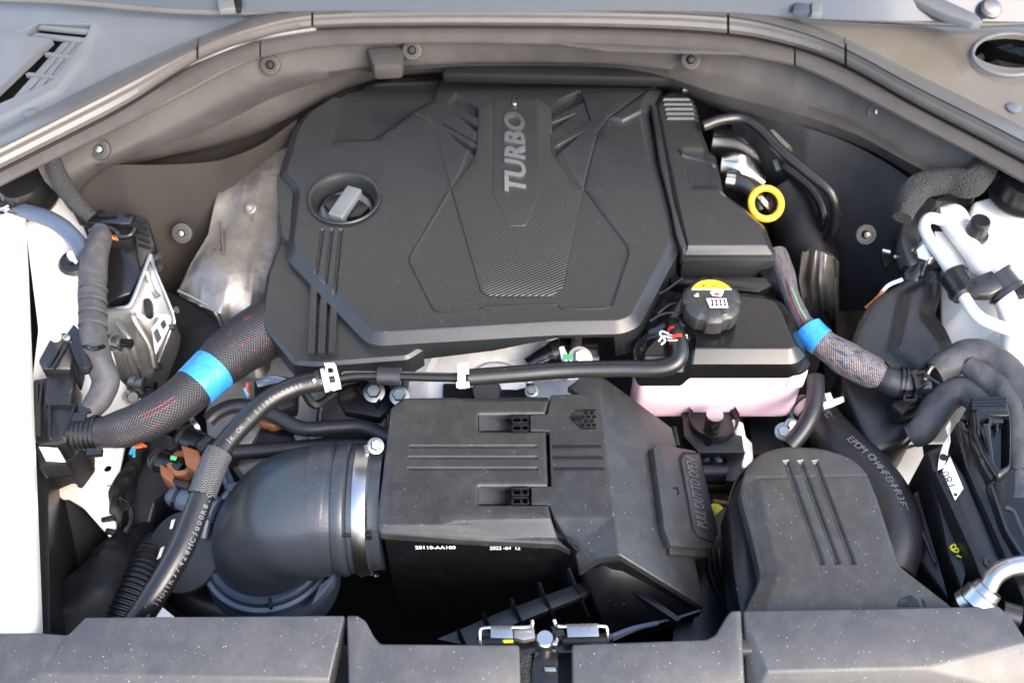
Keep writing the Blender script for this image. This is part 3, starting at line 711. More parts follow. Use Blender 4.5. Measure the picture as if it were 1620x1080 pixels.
ec = T('engine_cover', 'large black plastic engine cover with raised lettering in the centre of the bay', 'engine cover', CV.hit(770, 330))
MO = [(545, 132), (590, 112), (800, 106), (1040, 116), (1052, 128), (1028, 172), (1045, 260), (1058, 300), (1078, 384), (1012, 508), (985, 519), (880, 521), (780, 527), (600, 538), (578, 533), (452, 402), (449, 378), (460, 300), (437, 272), (462, 196), (482, 170)]
feats = [
 ('poly', [(528, 120), (700, 112), (690, 160), (655, 180), (594, 223), (524, 226)], .011, -.007, .004),
 ('poly', [(400, 150), (1150, 150), (1150, 20), (400, 20)], .05, -.012),
 ('poly', [(708, 164), (721, 147), (757, 169), (757, 188)], .0035, -.010, .001),
 ('poly', [(712, 174), (757, 199), (756, 211)], .004, -.010, .001),
 ('line', [(698, 195), (753, 225)], .0018, .005),
 ('poly', [(699, 203), (754, 233), (753, 249)], .004, -.010, .001),
 ('poly', [(871, 171), (882, 158), (916, 142), (924, 162), (873, 188)], .0035, -.011, .001),
 ('poly', [(873, 194), (914, 178), (873, 209)], .004, -.010, .001),
 ('line', [(876, 223), (934, 191), (918, 144)], .0014, .004),
 ('poly', [(877, 232), (929, 204), (879, 249)], .004, -.010, .001),
 ('line', [(713, 297), (690, 208), (680, 192), (655, 178)], .0022, .0012),
 ('line', [(923, 299), (945, 210), (962, 186), (1040, 130)], .0022, .0015),
 ('line', [(713, 297), (648, 404), (647, 416), (684, 489), (692, 494), (757, 493), (766, 485), (880, 482), (890, 490), (958, 488), (968, 484), (995, 402), (992, 388), (923, 299)], .0013, .0018),
 ('poly', [(962, 188), (1048, 126), (1056, 134), (1032, 172), (985, 196)], .006, .004),
 ('poly', [(713, 297), (648, 404), (647, 416), (684, 489), (692, 494), (757, 493), (766, 485), (880, 482), (890, 490), (958, 488), (968, 484), (995, 402), (992, 388), (923, 299), (870, 200), (757, 200)], .0035, -.0018),
]
for dx in (0, 14.5, 29):
    feats.append(('line', [(510 + dx, 361), (500 + dx, 432 + dx * 1.1)], .0038, .0032))
def wallmain(x, y, d):
    # the skirt is cut away round the sensor on the right of the front edge
    X = lambda q: P(q, 530, .05).x
    if y < .60 and X(866) < x < X(978): return .006
    if y < .60 and X(690) < x < X(866): return .026
    if y < .60 and X(600) < x < X(690): return .040
    return d
g = relief(MO, CV, feats, wall=.050, rim=(.0150, .0125), flat=True, grid=.018, corner=.010, wallfn=wallmain,
           holes=[('e', (545, 316), .0500, .0500)], holewall=.03)
ec.add('main_shell', g, 'cover')
# oil filler opening
oc = CV.hit(545, 316)
lip = ec.add('filler_ring', lathe(oc - V3((0, 0, .012)), (0, 0, 1), [(.050, .0125), (.0535, .0150), (.0545, .0165), (.0530, .0178), (.049, .0160), (.044, .004), (.041, -.022), (.0435, -.022), (.0475, .004)], 56, caps=False), 'cover')
# lower left tier
L2 = [(452, 330), (470, 330), (560, 470), (650, 540), (668, 544), (664, 550), (640, 566), (500, 576), (466, 573), (414, 512), (412, 495), (422, 432), (440, 386)]
f2 = [('line', [(658, 552), (668, 544)], .001, .0)]
ec.add('lower_tier', relief([(452, 330), (520, 330), (640, 500), (640, 540), (662, 545), (672, 550), (645, 566), (500, 577), (464, 574), (414, 512), (412, 495), (422, 432), (440, 386)], Pl(.036, 0, -.01, .53, q=.02), [], wall=.034, rim=(.005, .0042), flat=True, corner=.006, grid=.03), 'cover')
for x, y0, y1 in ((493, 440, 558), (509, 455, 558), (525, 470, 557)):
    t = .5
    ec.add('rib', prism([(x + 2, y0), (x + 9, y0 + 8), (x + 5, y1), (x - 6, y1), (x - 2, y0 + 14)], .052, .02, .0012, pl=Pl(.0475, 0, -.01, .53, q=.02)), 'cover')
ec.add('left_tab', prism([(438, 272), (462, 300), (464, 306), (458, 385), (446, 372), (437, 300)], .05, .05, .004), 'cover')
ec.add('under_skirt', prism([(470, 560), (560, 568), (640, 548), (640, 500), (480, 450), (430, 500)], .0, .03, .004), 'black')
# skirts seen in front, below the main shell
ec.add('front_skirt', prism([(560, 545), (610, 558), (655, 560), (664, 545), (700, 530), (700, 500), (560, 500)], .012, .018, .003), 'cover')
# right section
RS = [(1032, 168), (1042, 148), (1062, 138), (1092, 142), (1104, 165), (1112, 205), (1124, 236), (1133, 240), (1141, 276), (1146, 300), (1178, 322), (1212, 352), (1224, 384), (1226, 396), (1080, 396), (1068, 345), (1046, 240)]
rf = [('line', [(1075, 238), (1080, 246), (1108, 252), (1132, 262)], .0022, -.004), ('poly', [(1076, 232), (1122, 232), (1138, 300), (1090, 300), (1078, 262)], .012, -.003)]
for i in range(5):
    y = 158 + i * 7.5; rf.append(('line', [(1048 + i * 1.5, y), (1098 + i * 2.2, y)], .0028, -.0032))
RSP = Pl(.052, 0, -.01, .53, q=.02)
ec.add('side_section', relief(RS, RSP, rf, wall=.05, rim=(.011, .0095), flat=True, grid=.02, corner=.006), 'cover')
ec.add('ridge', prism([(1030, 166), (1038, 164), (1052, 240), (1066, 320), (1086, 388), (1080, 398), (1070, 372), (1062, 330), (1044, 258)], .05, .03, .003, pl=Pl(.061, 0, -.01, .53, q=.02)), 'cover')
ec.add('lower_face', prism([(1083, 393), (1227, 393), (1228, 412), (1080, 412)], .036, .05, .002), 'cover')
ec.add('rear_duct', prism([(1078, 405), (1222, 405), (1206, 470), (1110, 455), (1082, 434)], .0, .03, .003), 'black')
# ribbed centre panel, badge plate, lettering
HG = [(757, 172), (770, 160), (783, 154), (850, 154), (862, 160), (873, 172), (873, 238), (888, 263), (924, 299), (892, 454), (874, 468), (773, 468), (760, 460), (713, 297), (745, 258), (753, 240)]
CVp = Pl(.0606, 0, -.01, .53, q=.02)
ec.add('ribbed_panel', relief(HG, CVp, [('line', [(873, 210), (874, 240), (888, 262), (924, 299)], .003, .0015)], wall=.004, rim=(.0025, .0016), grid=.03, corner=.004), 'twill')
PLT = [(781, 156), (850, 156), (853, 300), (853, 308), (833, 355), (828, 357), (808, 357), (804, 354), (779, 308), (779, 300)]
bp = ec.add('badge_plate', relief(PLT, Pl(.0616, 0, -.01, .53, q=.02), [], wall=.004, rim=(.0022, .0014), grid=.03, corner=.002), 'plate')
pb = Pl(.0630, 0, -.01, .53, q=.02)
p0, p1 = pb.hit(833, 304), pb.hit(830, 178)
upv = (pb.hit(800, 240) - pb.hit(833, 240)).normalized()
M['chrome'] = mat('dark_chrome', (.50, .50, .51), .34, 1.0, mottle=.02)
ec.add('lettering', text('TURBO', p0, p1, upv, (pb.hit(799, 240) - pb.hit(833, 240)).length, .0026, shear=.22, bold=.028), 'chrome', parent=bp)
ec.add('stud_dot', lathe(pb.hit(814, 165), (0, 0, 1), [(.0042, 0), (.0042, .002), (.003, .003)], 16), 'chrome', parent=bp)

# oil filler cap
of = T('oil_filler_cap', 'round oil filler cap with a pale grey bar handle in the cover opening', 'oil filler cap', oc - V3((0, 0, .045)))
co = oc - V3((0, 0, .022))
M['capgrey'] = mat('satin_grey_plastic', (.11, .12, .13), .34, mottle=.05)
M['capdark'] = mat('satin_dark_plastic', (.10, .11, .12), .34, mottle=.05)
of.add('cap_base', lathe(co, (0, 0, 1), [(.040, -.02), (.040, 0), (.036, .004), (.028, .004), (.026, .0), (.004, .0)], 40), 'capdark')
hd = CV.hit(545, 322)
R = Matrix.Rotation(rad(-22), 3, 'Z')
of.add('handle', prism3([V3((hd.x, hd.y, co.z + .026)) + R @ V3(q) for q in ((-.012, -.030, 0), (.012, -.030, 0), (.012, .034, 0), (-.012, .034, 0))], V3((0, 0, -.026)), .003, 3), 'capgrey')
of.add('grip_wing', join(prism3([V3((hd.x, hd.y, co.z + .016)) + R @ V3(q) for q in ((-.034, -.006, 0), (-.012, -.020, 0), (-.012, .022, 0), (-.030, .018, 0))], V3((0, 0, -.012)), .003), prism3([V3((hd.x, hd.y, co.z + .016)) + R @ V3(q) for q in ((.012, -.020, 0), (.030, -.010, 0), (.034, .014, 0), (.012, .022, 0))], V3((0, 0, -.012)), .003)), 'gloss')
tag_m = of.add('mark', prism3([V3((hd.x, hd.y, co.z + .0262)) + R @ V3(q) for q in ((-.006, -.026, 0), (.006, -.026, 0), (.006, -.018, 0), (-.006, -.018, 0))], V3((0, 0, .0004)), 0), 'capdark')

# dipstick
dp = T('dipstick', 'bright yellow ring handle of the dipstick beside the engine cover', 'dipstick', P(1212, 322, .03))
dc = P(1212, 322, .035)
ax = V3((.1, -.55, .8)).normalized(); _, du, dv = frame(ax)
dp.add('ring_handle', tube([dc + (du * math.cos(a) + dv * math.sin(a)) * .0235 for a in [i * math.tau / 32 for i in range(33)]], .0052, raw=True, n=12, caps=False), 'yellow')
dp.add('stem', tube([(1196, 308, .035), (1210, 322, .03), (1225, 345, .0)], .006, n=10), 'steel')
dp.add('tip', tube([(1212, 320, .03), (1224, 332, .01)], .009, n=12), 'rubber')

# pipes behind the cover on the right
solo('coolant_pipe', tube([(1078, 142, .06), (1110, 143, .055), (1150, 158, .045), (1185, 195, .03), (1198, 208, .02)], .0075), 'rubber', 'upper black pipe curving out behind the engine cover', 'pipe')
cp_ = T('coolant_pipe', 'long black metal pipe with silver coupling running down to the right of the dipstick', 'pipe', P(1260, 260, .04))
cp_.add('pipe', tube([(1112, 200, .055), (1140, 190, .06), (1176, 188, .06), (1205, 206, .06), (1235, 238, .055), (1280, 275, .045), (1312, 302, .035), (1322, 330, .01), (1318, 370, -.04), (1305, 385, -.08)], .0085), 'rubber')
cp_.add('coupling', tube([(1216, 215, .05), (1244, 242, .05)], .0125, n=6, seg=2), 'alu')
solo('coolant_pipe', tube([(1240, 262, .0), (1285, 300, -.01), (1303, 340, -.03), (1290, 380, -.08)], .008), 'rubber', 'thin dark pipe in the shade beside the long pipe', 'pipe')
th = T('turbo_hose', 'silver and black turbo fittings glimpsed beyond the cover', 'turbo fitting', P(1165, 280, -.02))
th.add('hose', tube([(1150, 285, .005), (1172, 290, .005), (1192, 305, .0), (1200, 330, -.02)], [.014, .015, .013, .012]), 'rubber2')
th.add('clamp', tube([(1148, 286, .006), (1162, 288, .006)], .0165, seg=2), 'steel')
th.add('shield', tube([(1140, 262, -.0), (1170, 265, -.0), (1205, 290, -.02)], [.018, .022, .012], noise=.05), 'steel')
th.add('outlet', tube([(1120, 225, -.02), (1180, 235, -.03), (1225, 270, -.06), (1240, 330, -.1)], [.035, .04, .035, .03]), 'gloss')
th.add('fastener', tube([(1226, 254, .02), (1232, 270, .015)], .004, n=8), 'zinc')
solo('turbo_hose', tube([(1235, 300, -.06), (1260, 340, -.08), (1280, 420, -.12), (1270, 520, -.2)], [.05, .052, .05, .05], noise=.02), 'deep', 'wide dark air hose in the shade behind the dipstick', 'air hose')
solo('heat_shield', crumple(loft([[(1270, 400, -.05), (1300, 395, -.05), (1325, 410, -.05)], [(1262, 440, -.1), (1300, 440, -.08), (1328, 440, -.09)], [(1270, 490, -.14), (1300, 478, -.12), (1326, 490, -.14)], [(1290, 530, -.2), (1310, 520, -.18), (1324, 530, -.2)]], 40, .003), .012, 55), 'foil', 'crumpled metal shield behind the speckled harness', 'heat shield', smooth=60)
# =================================================================== air filter box
ab = T('air_filter_box', 'black ribbed air filter box with moulded pull handle in front of the engine cover', 'air filter box', P(800, 740, -.25))
Z = .03
cutL = [(617, 644), (637, 628), (868, 624), (870, 632), (863, 654), (758, 655), (758, 681), (864, 681), (867, 768), (757, 768), (757, 797), (868, 797), (873, 820), (884, 843), (904, 862), (880, 852), (600, 840), (595, 832)]
ZP = Pl(.03, 0, -.02, .38)
lf = [('line', [(647 - i * 2.2, 706 + i * 17.5), (850 + i * .8, 706 + i * 17.5)], .0030, .0035) for i in range(3)]
def lidfeat(extra): return extra
# left lid piece: top, chamfers as real facets through 'poly' ramps at the edges
lf += [('lin', [(560, 822), (614, 829), (700, 829), (720, 821), (930, 818), (930, 900), (560, 900)], .021, -.012, .001),
       ('lin', [(710, 600), (720, 629), (726, 635), (900, 634), (900, 600)], .006, -.003, .001)]
PK = []
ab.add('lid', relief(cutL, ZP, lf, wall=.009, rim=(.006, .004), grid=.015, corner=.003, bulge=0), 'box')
# pockets with wedge ramps and snap clips
for (x0, y0, x1, y1) in ((758, 656, 808, 681), (757, 769, 808, 797)):
    pk = ab.add('clip_pocket', facets([(x0, y0, .029), (x1, y0, .008), (x1, y1, .008), (x0, y1, .029)], [(0, 1, 2, 3)], .01, 0), 'box')
    for k in range(2):
        yy = y0 + 2 + k * (y1 - y0) / 2
        h = (y1 - y0) / 2 - 1.5
        cx0, cx1 = x1 + 1, x1 + 29
        ring_ = join(prism([(cx0, yy), (cx1, yy), (cx1, yy + 2.2), (cx0, yy + 2.2)], .0325, .012, .0006), prism([(cx0, yy + h - 2.2), (cx1, yy + h - 2.2), (cx1, yy + h), (cx0, yy + h)], .0325, .012, .0006),
                     prism([(cx0, yy), (cx0 + 3, yy), (cx0 + 3, yy + h), (cx0, yy + h)], .0325, .012, .0006), prism([(cx1 - 3, yy), (cx1, yy), (cx1, yy + h), (cx1 - 3, yy + h)], .0325, .012, .0006),
                     prism([(cx0 + 12, yy + 1), (cx0 + 16, yy + 1), (cx0 + 19, yy + h - 1), (cx0 + 15, yy + h - 1)], .030, .008, .0004))
        ab.add('snap_clip', ring_, 'gloss')
# right lid piece with the big slope to the right
rv = [(871, 624, .030), (917, 622, .030), (897, 611, .020), (922, 596, .034), (949, 591, .040), (951, 634, .0335), (971, 818, .036), (980, 877, .026), (950, 883, .020), (928, 850, .022), (876, 818, .030),
      (869, 798, .030), (869, 681, .030), (866, 654, .030), (893, 848, .013), (840, 798, .030), (840, 768, .03), (872, 768, .03), (838, 681, .03), (838, 655, .03), (908, 864, .006), (917, 904, -.010)]
class PT:
    def __init__(s, a, b, c, off=0): s.n = (b - a).cross(c - a).normalized(); s.n = s.n if s.n.z > 0 else -s.n; s.a = a + s.n * off
    def hit(s, px, py): d = ray(px, py); return CAM + d * ((s.a - CAM).dot(s.n) / d.dot(s.n))
slp = PT(P(952, 634, .0335), P(1070, 702, -.040), P(971, 818, .036))
rv2 = [(a, b, slp.hit(a, b).z) for a, b in ((1063, 676), (1070, 702), (1100, 886), (1114, 960))]
rv[4] = (949, 591, slp.hit(949, 591).z); rv[7] = (980, 877, slp.hit(980, 877).z)
n0 = len(rv); rv += rv2
ab.add('end_cap', facets(rv, [(0, 1, 5, 6, 10, 11, 15, 16, 17, 12, 18, 19, 13), (1, 2, 3, 4, 5), (10, 6, 9, 14), (6, 7, 8, 9), (9, 8, 21, 20, 14), (4, n0, n0 + 1, 6, 5), (6, n0 + 1, n0 + 2, 7), (7, n0 + 2, n0 + 3)], .012, .0025, 3), 'box')
# raised strips on the end cap, dark to give the grooves their shade
for i in range(3):
    y = 706 + i * 17.5
    def gq(pts, off, dep): q_ = PT(P(869, 681, .030), P(869, 768, .030), P(962, 725, .0348), off); return prism3([q_.hit(*p) for p in pts], -q_.n * dep, .0003)
    ab.add('groove', gq([(874 + i, y - 2.2), (951 + i * 2.5, y - 2.2), (952 + i * 2.5, y + 2.4), (874 + i, y + 2.4)], .0008, .002), 'deep')
    ab.add('groove_lip', gq([(874 + i, y + 2.2), (952 + i * 2.5, y + 2.2), (952 + i * 2.5, y + 3.4), (874 + i, y + 3.4)], .0012, .002), 'cover')
# filter symbol
sy = [prism(a, .0338, .0025, .0003) for a in ([(902, 660), (912, 650), (919, 656), (919, 668), (912, 671)],)]
def seg2(a, b, wd=1.6, z=.0342, dp=.0016):
    a3, b3 = P(*a, z), P(*b, z); d = (b3 - a3).normalized(); q = V3((-d.y, d.x, 0)) * wd * .0004
    return prism3([a3 - q, b3 - q, b3 + q, a3 + q], V3((0, 0, -dp)), 0)
for a, b in (((912, 650), (922, 648)), ((922, 648), (943, 648)), ((914, 671), (922, 677)), ((922, 677), (943, 677)), ((919, 656), (919, 668))): sy.append(seg2(a, b))
ab.add('airflow_symbol', join(*sy), 'gloss')
dots = []
for r_, row in enumerate(((926, 935), (921, 930, 939), (926, 935), (921, 930, 939))):
    for x in row: dots.append(lathe(P(x + 1, 653 + r_ * 6.5, .0328), (0, 0, 1), [(.0027, 0), (.0027, .0012), (.0018, .0012), (.0016, .0004)], 12))
ab.add('symbol_dots', join(*dots), 'gloss')
# handle panel on the slope: plane through three points of the slope
sa, sb, sc_ = P(1045, 705, -.016), P(1100, 715, -.045), P(1062, 860, -.010)
sl0 = PT(P(952, 634, .0335), P(1070, 702, -.040), P(971, 818, .036))
def pr_s(pts, off, dep, bev=.001): q = PT(P(952, 634, .0335), P(1070, 702, -.040), P(971, 818, .036), off); return prism3([q.hit(*p) for p in pts], -q.n * dep, bev)
hp = ab.add('handle_panel', pr_s([(1034, 706), (1042, 702), (1100, 711), (1108, 722), (1136, 846), (1128, 868), (1062, 863), (1052, 838)], .012, .016, .004), 'box')
ab.add('handle_gap', pr_s([(1073, 724), (1080, 714), (1107, 716), (1109, 722), (1135, 842), (1130, 859), (1104, 850), (1094, 836)], .0125, .003, .0004), 'deep', parent=hp)
ab.add('pull_plate', pr_s([(1078, 726), (1084, 718), (1106, 719), (1137, 842), (1130, 856), (1107, 847), (1098, 834)], .0145, .004, .001), 'box', parent=hp)
q = PT(P(952, 634, .0335), P(1070, 702, -.040), P(971, 818, .036), .0152)
a, b = q.hit(1120, 836), q.hit(1100, 728); up = (q.hit(1090, 790) - q.hit(1110, 787)).normalized()
ab.add('handle_lettering', text('PULL OUT TO OPEN', a, b, up, (q.hit(1100, 790) - q.hit(1114, 788)).length, .0020, bold=.004), 'seal', parent=hp)
ab.add('tick_mark', join(pr_s([(1066, 770), (1073, 770), (1073, 772), (1066, 772)], .0135, .002, 0), pr_s([(1071, 770), (1073, 770), (1075, 781), (1073, 781)], .0135, .002, 0)), 'deep', parent=hp)
ab.add('side_ledge', pr_s([(1058, 838), (1062, 861), (1127, 868), (1118, 880), (1060, 876)], .006, .010, .002), 'box', parent=hp)
# body
def sz(a, b): return (a, b, slp.hit(a, b).z - .014)
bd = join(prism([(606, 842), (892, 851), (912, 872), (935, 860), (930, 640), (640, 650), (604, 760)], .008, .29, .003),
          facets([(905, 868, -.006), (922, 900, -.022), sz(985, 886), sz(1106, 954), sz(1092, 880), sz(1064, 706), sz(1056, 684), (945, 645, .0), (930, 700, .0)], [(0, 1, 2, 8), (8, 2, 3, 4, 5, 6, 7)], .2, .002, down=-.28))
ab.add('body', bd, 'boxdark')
yw = P(740, 846, .010).y
fz = PY(690, 863, yw - .003)
def wtext(s, x0, x1, y, h): 
    a, b = PY(x0, y + 2, yw - .002), PY(x1, y + 2, yw - .002); b.z = a.z; return text(s, a, b, V3((0, 0, 1)), h, .0003, bold=.02)
M['lit_print'] = M['label']
ab.add('part_number_print', wtext('28110-AA100', 657, 721, 866, .0085), 'label')
ab.add('date_print', wtext('2022 -04  12', 775, 823, 867, .0085), 'label')
# stepped ledge and gussets on the lower front
pts = [(700, 1012), (945, 918), (968, 932), (720, 1040)]
ab.add('ledge', prism([(690, 1010), (788, 968), (940, 912), (962, 926), (800, 992), (760, 1025)], -.055, .012, .002), 'ledge')
for x, y in ((722, 993), (762, 968), (806, 945), (850, 920), (897, 897)):
    z = -.03
    a = P(x, y, z); ab.add('gusset', prism3([a, a + V3((.004, 0, 0)), a + V3((.030, -.045, -.045)), a + V3((.026, -.045, -.045))], V3((0, 0, -.05)), .0006, 1), 'boxdark')
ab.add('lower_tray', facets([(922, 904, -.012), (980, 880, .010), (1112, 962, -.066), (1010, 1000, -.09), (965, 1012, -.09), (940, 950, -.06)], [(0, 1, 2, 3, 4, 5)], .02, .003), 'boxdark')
ab.add('tray_lip', tube([(1112, 963, -.064), (1075, 975, -.07), (1020, 990, -.076), (965, 1014, -.08)], .003, n=8), 'ledge')
ab.add('tray_rib', prism([(978, 920), (985, 917), (1040, 950), (1078, 978), (1070, 982)], -.035, .01, .001), 'boxdark')

# =================================================================== intake elbow on the left
el = T('intake_elbow', 'fat matt black rubber intake elbow clamped to the left side of the air box', 'intake hose', P(430, 860, -.2))
C0 = P(598, 803, -.052)
def pathpt(dx, dz, dy=0): return C0 + V3((dx, dy, dz))
cx = P(436, 830, -.10).x - C0.x
pth = [pathpt(.01, 0), pathpt(-.03, 0), pathpt(-.072, .000, -.002), pathpt(-.112, -.010, -.010), pathpt(-.140, -.035, -.018), pathpt(-.154, -.075, -.025), pathpt(-.156, -.16, -.027)]
el.add('elbow', tube(pth, [.080, .082, .086, .086, .078, .072, .070], n=56, seg=10), 'elbow')
el.add('cuff', lathe(pathpt(-.004, 0), (-1, 0, 0), [(.082, 0), (.084, .002), (.084, .008), (.0815, .010), (.0815, .0125), (.0855, .014), (.0855, .026), (.0835, .028), (.0875, .031), (.089, .036), (.087, .046), (.082, .050)], 64, caps=False), 'elbow')
cl_ = el.add('clamp_band', lathe(pathpt(-.006, 0), (-1, 0, 0), [(.0855, 0), (.0868, .0006), (.0872, .002), (.0872, .016), (.0868, .0176), (.0855, .018)], 72, caps=False), 'band')
tp = P(592, 702, .03)
el.add('clamp_screw', join(hexbolt(P(594, 705, .032), (.3, -.4, 1), .0075), box(P(588, 709, .030), .018, .010, .006, .2)), 'zinc')
el.add('clamp_tab', join(box(pathpt(-.029, .052, -.068), .012, .004, .004), box(pathpt(-.002, .050, -.069), .008, .004, .012)), 'black')
el.add('moulded_panel', tube([pathpt(-.050, .0, 0), pathpt(-.062, .000, 0), pathpt(-.076, -.001, -.001)], [.0830, .0870, .0875], n=56, seg=4, caps=False), 'elbow')
for x in (-.022, -.002): el.add('clamp_foot', box(pathpt(x, -.058, -.068), .006, .006, .006), 'steel')
# ring below
rg = T('duct_ring', 'blue-grey plastic ring collar under the intake elbow', 'duct collar', P(430, 860, -.2))
rc = V3((P(424, 866, -.115).x, P(424, 866, -.115).y, -.115))
def arc(r, z, a0, a1, n, sy=1.0): return [rc + V3((r * math.cos(a), r * math.sin(a) * sy, z)) for a in np.linspace(rad(a0), rad(a1), n)]
rg.add('inner_lip', lathe(rc, (0, 0, 1), [(.066, -.02), (.071, .0), (.078, .004), (.081, .0), (.081, -.008)], 72, caps=False), 'ring')
rg.add('outer_flange', lathe(rc, (0, 0, 1), [(.080, -.010), (.085, -.004), (.090, -.006), (.092, -.014), (.0905, -.018), (.092, -.022), (.0905, -.026), (.092, -.030), (.0905, -.034), (.092, -.038), (.0905, -.042), (.092, -.046), (.089, -.060), (.086, -.10)], 72, caps=False), 'ring')
for a in (-80, 165, 20): 
    c = rc + V3((.082 * math.cos(rad(a)), .082 * math.sin(rad(a)), .001)); rg.add('notch', box(c, .004, .014, .008, rad(a) + math.pi / 2), 'deep')
rg.add('bracket', prism([(505, 925), (530, 905), (528, 918), (500, 950), (492, 956)], -.10, .02, .002), 'ring')
rg.add('strut', join(tube([(322, 850, -.09), (330, 818, -.075), (350, 792, -.07), (368, 772, -.065)], .0055, n=8), tube([(350, 745, -.07), (362, 790, -.08), (330, 812, -.09)], .004, n=8), tube([(340, 700, -.1), (370, 772, -.066)], .004, n=8), box(P(372, 771, -.063), .02, .012, .008, .3)), 'ring')

# =================================================================== hoses across the front of the engine
h1 = T('overflow_hose', 'black rubber hose with red marks running left from the reservoir neck', 'hose', P(1060, 540, .03))
hp1 = [(1068, 522, .052), (1073, 536, .058), (1076, 556, .056), (1068, 574, .050), (1040, 583, .045), (980, 583, .042), (900, 585, .04), (820, 591, .04), (740, 597, .04)]
h1.add('hose', tube(hp1, .0115, n=24, seg=10), 'rubber')
h1.add('red_mark', join(tube([(1068.5, 524, .0523), (1069.5, 529, .055)], .0118, n=20, seg=2), tube([(1072, 536, .058), (1073, 541, .058)], .0119, n=20, seg=2)), 'red')
h1.add('wire_clamp', join(*[tube([P(1071, 530 + k * 4, .056 + k * .0005) + V3((.0128 * math.cos(a), -.0086 * math.sin(a), .0105 * math.sin(a))) for a in np.linspace(-.5, 3.6, 14)], .0014, n=8, raw=True) for k in range(3)], tube([(1058, 528, .062), (1048, 524, .06), (1044, 528, .06), (1052, 538, .06), (1046, 545, .058)], .0014, n=8), tube([(1060, 534, .062), (1049, 532, .06), (1042, 540, .058)], .0014, n=8)), 'white')
mp = T('metal_breather_pipe', 'thin dark metal pipe joining the two front hoses above the air box', 'pipe', P(640, 595, .04))
mp.add('pipe', tube([(530, 600, .040), (555, 595, .042), (600, 594, .042), (720, 597, .041), (742, 597, .041)], .0065, n=14), 'boxdark')
mp.add('rib', tube([(540, 591, .048), (560, 588, .048), (700, 590, .047), (716, 592, .046)], .0012, n=6), 'seal2')  # thin strip standing in for the brown-gold highlight along the pipe
mp.add('sleeve', tube([(598, 594, .042), (634, 595, .042)], .0125, n=20, seg=4), 'rubber2')
cw = T('hose_clamp', 'white spring clamp where the long hose meets the metal pipe', 'hose clamp', P(524, 596, .05))
def cuff(c, r, t, wd, a0, a1, ax_):
    a_, u, v = frame(ax_); n = 22; vs, fs = [], []
    for i in range(n + 1):
        a = rad(a0 + (a1 - a0) * i / n); d = u * math.cos(a) + v * math.sin(a)
        for rr, hh in ((r, -wd / 2), (r + t, -wd / 2), (r + t, wd / 2), (r, wd / 2)): vs.append(V3(c) + d * rr + a_ * hh)
    for i in range(n):
        for k in range(4): fs.append((i * 4 + k, i * 4 + (k + 1) % 4, i * 4 + 4 + (k + 1) % 4, i * 4 + 4 + k))
    fs += [(0, 3, 2, 1), (n * 4, n * 4 + 1, n * 4 + 2, n * 4 + 3)]
    return vs, fs
dxa = (P(540, 595, .043) - P(510, 602, .043)).normalized()
for k in (-.008, .008): cw.add('band', cuff(P(523, 599, .043) + dxa * k, .0150, .0014, .0055, 0, 360, dxa), 'white')
cw.add('tab', join(prism([(512, 574), (529, 573), (532, 580), (515, 581)], .066, .002, .0006), prism([(514, 580), (518, 580), (522, 610), (517, 612)], .064, .002, .0005), prism([(528, 578), (532, 578), (537, 608), (532, 610)], .064, .002, .0005), prism([(517, 606), (537, 603), (538, 611), (530, 617), (520, 616)], .060, .002, .0006), prism([(517, 590), (533, 588), (534, 592), (518, 594)], .065, .002, .0005)), 'white')
cw2 = T('hose_clamp', 'white clamp at the left end of the overflow hose', 'hose clamp', P(732, 596, .05))
cw2.add('band', cuff(P(731, 597, .041), .0135, .0015, .010, 0, 360, (1, 0, 0)), 'white')
cw2.add('tab', join(prism([(724, 575), (741, 572), (742, 590), (724, 590)], .057, .003, .0008), prism([(722, 603), (742, 603), (743, 611), (738, 611), (735, 606), (729, 606), (726, 611), (722, 611)], .052, .004, .0008)), 'white')
h2 = T('long_hose', 'thick black hose with white print curving down the left past the elbow', 'hose', P(400, 700, 0))
hpt = [(538, 598, .043), (505, 603, .043), (465, 612, .043), (425, 632, .042), (392, 662, .040), (362, 695, .037), (342, 725, .034), (326, 765, .030), (308, 815, .022), (288, 865, .014), (262, 912, .004), (232, 960, -.010), (205, 1000, -.03)]
h2.add('hose', tube(hpt, [.0135] * 6 + [.0145, .0150, .0155, .0155, .0155, .016, .016], n=28, seg=10), 'rubber')
cpth = campath(hpt, 10)
sleeve_path = cpth[58:74]
h2.add('braided_sleeve', tube(cpth[57:75], .0176, n=28, raw=True), 'braid')
h2.add('end_band', join(tube(cpth[3:5], .0142, raw=True), tube([(500, 602, .046), (506, 601, .046)], .0142)), 'rubber2')
h2.add('print_upper', textpath('JK.OK ! 511859122815 /COR/ RA (H84) 2247', [v for v in cpth[54:8:-1]], .0136, (.35, -.55, .75), .0062, .0066, start=.006, flip=False), 'print')
h2.add('print_lower', textpath('0-8R000JCH8247JK1HH) PA 2CRUN', [v for v in cpth[73:125]], .0157, (.75, -.25, .6), .0072, .0072, start=.004, flip=True), 'print')
h2.add('white_stripe', tube([(497, 600, .0555), (500, 604, .0545)], .003, n=8), 'white')

# thin hoses left of the air box
solo('thin_hose', tube([(330, 665, -.06), (345, 652, -.055), (372, 642, -.05), (405, 645, -.05), (440, 660, -.05), (480, 678, -.05), (530, 676, -.05), (575, 676, -.05), (620, 695, -.05)], .0105, n=20), 'rubber2', 'upper of two smooth dark hoses behind the intake elbow', 'hose')
solo('thin_hose', tube([(370, 715, -.075), (430, 712, -.075), (500, 705, -.075), (560, 702, -.075), (620, 702, -.075)], .0105, n=20), 'rubber2', 'lower straight dark hose just behind the intake elbow', 'hose')
solo('thin_hose', tube([(268, 720, -.075), (290, 712, -.072), (320, 718, -.075)], .0085, n=16), 'rubber', 'short dark hose at the lower brown connector', 'hose')
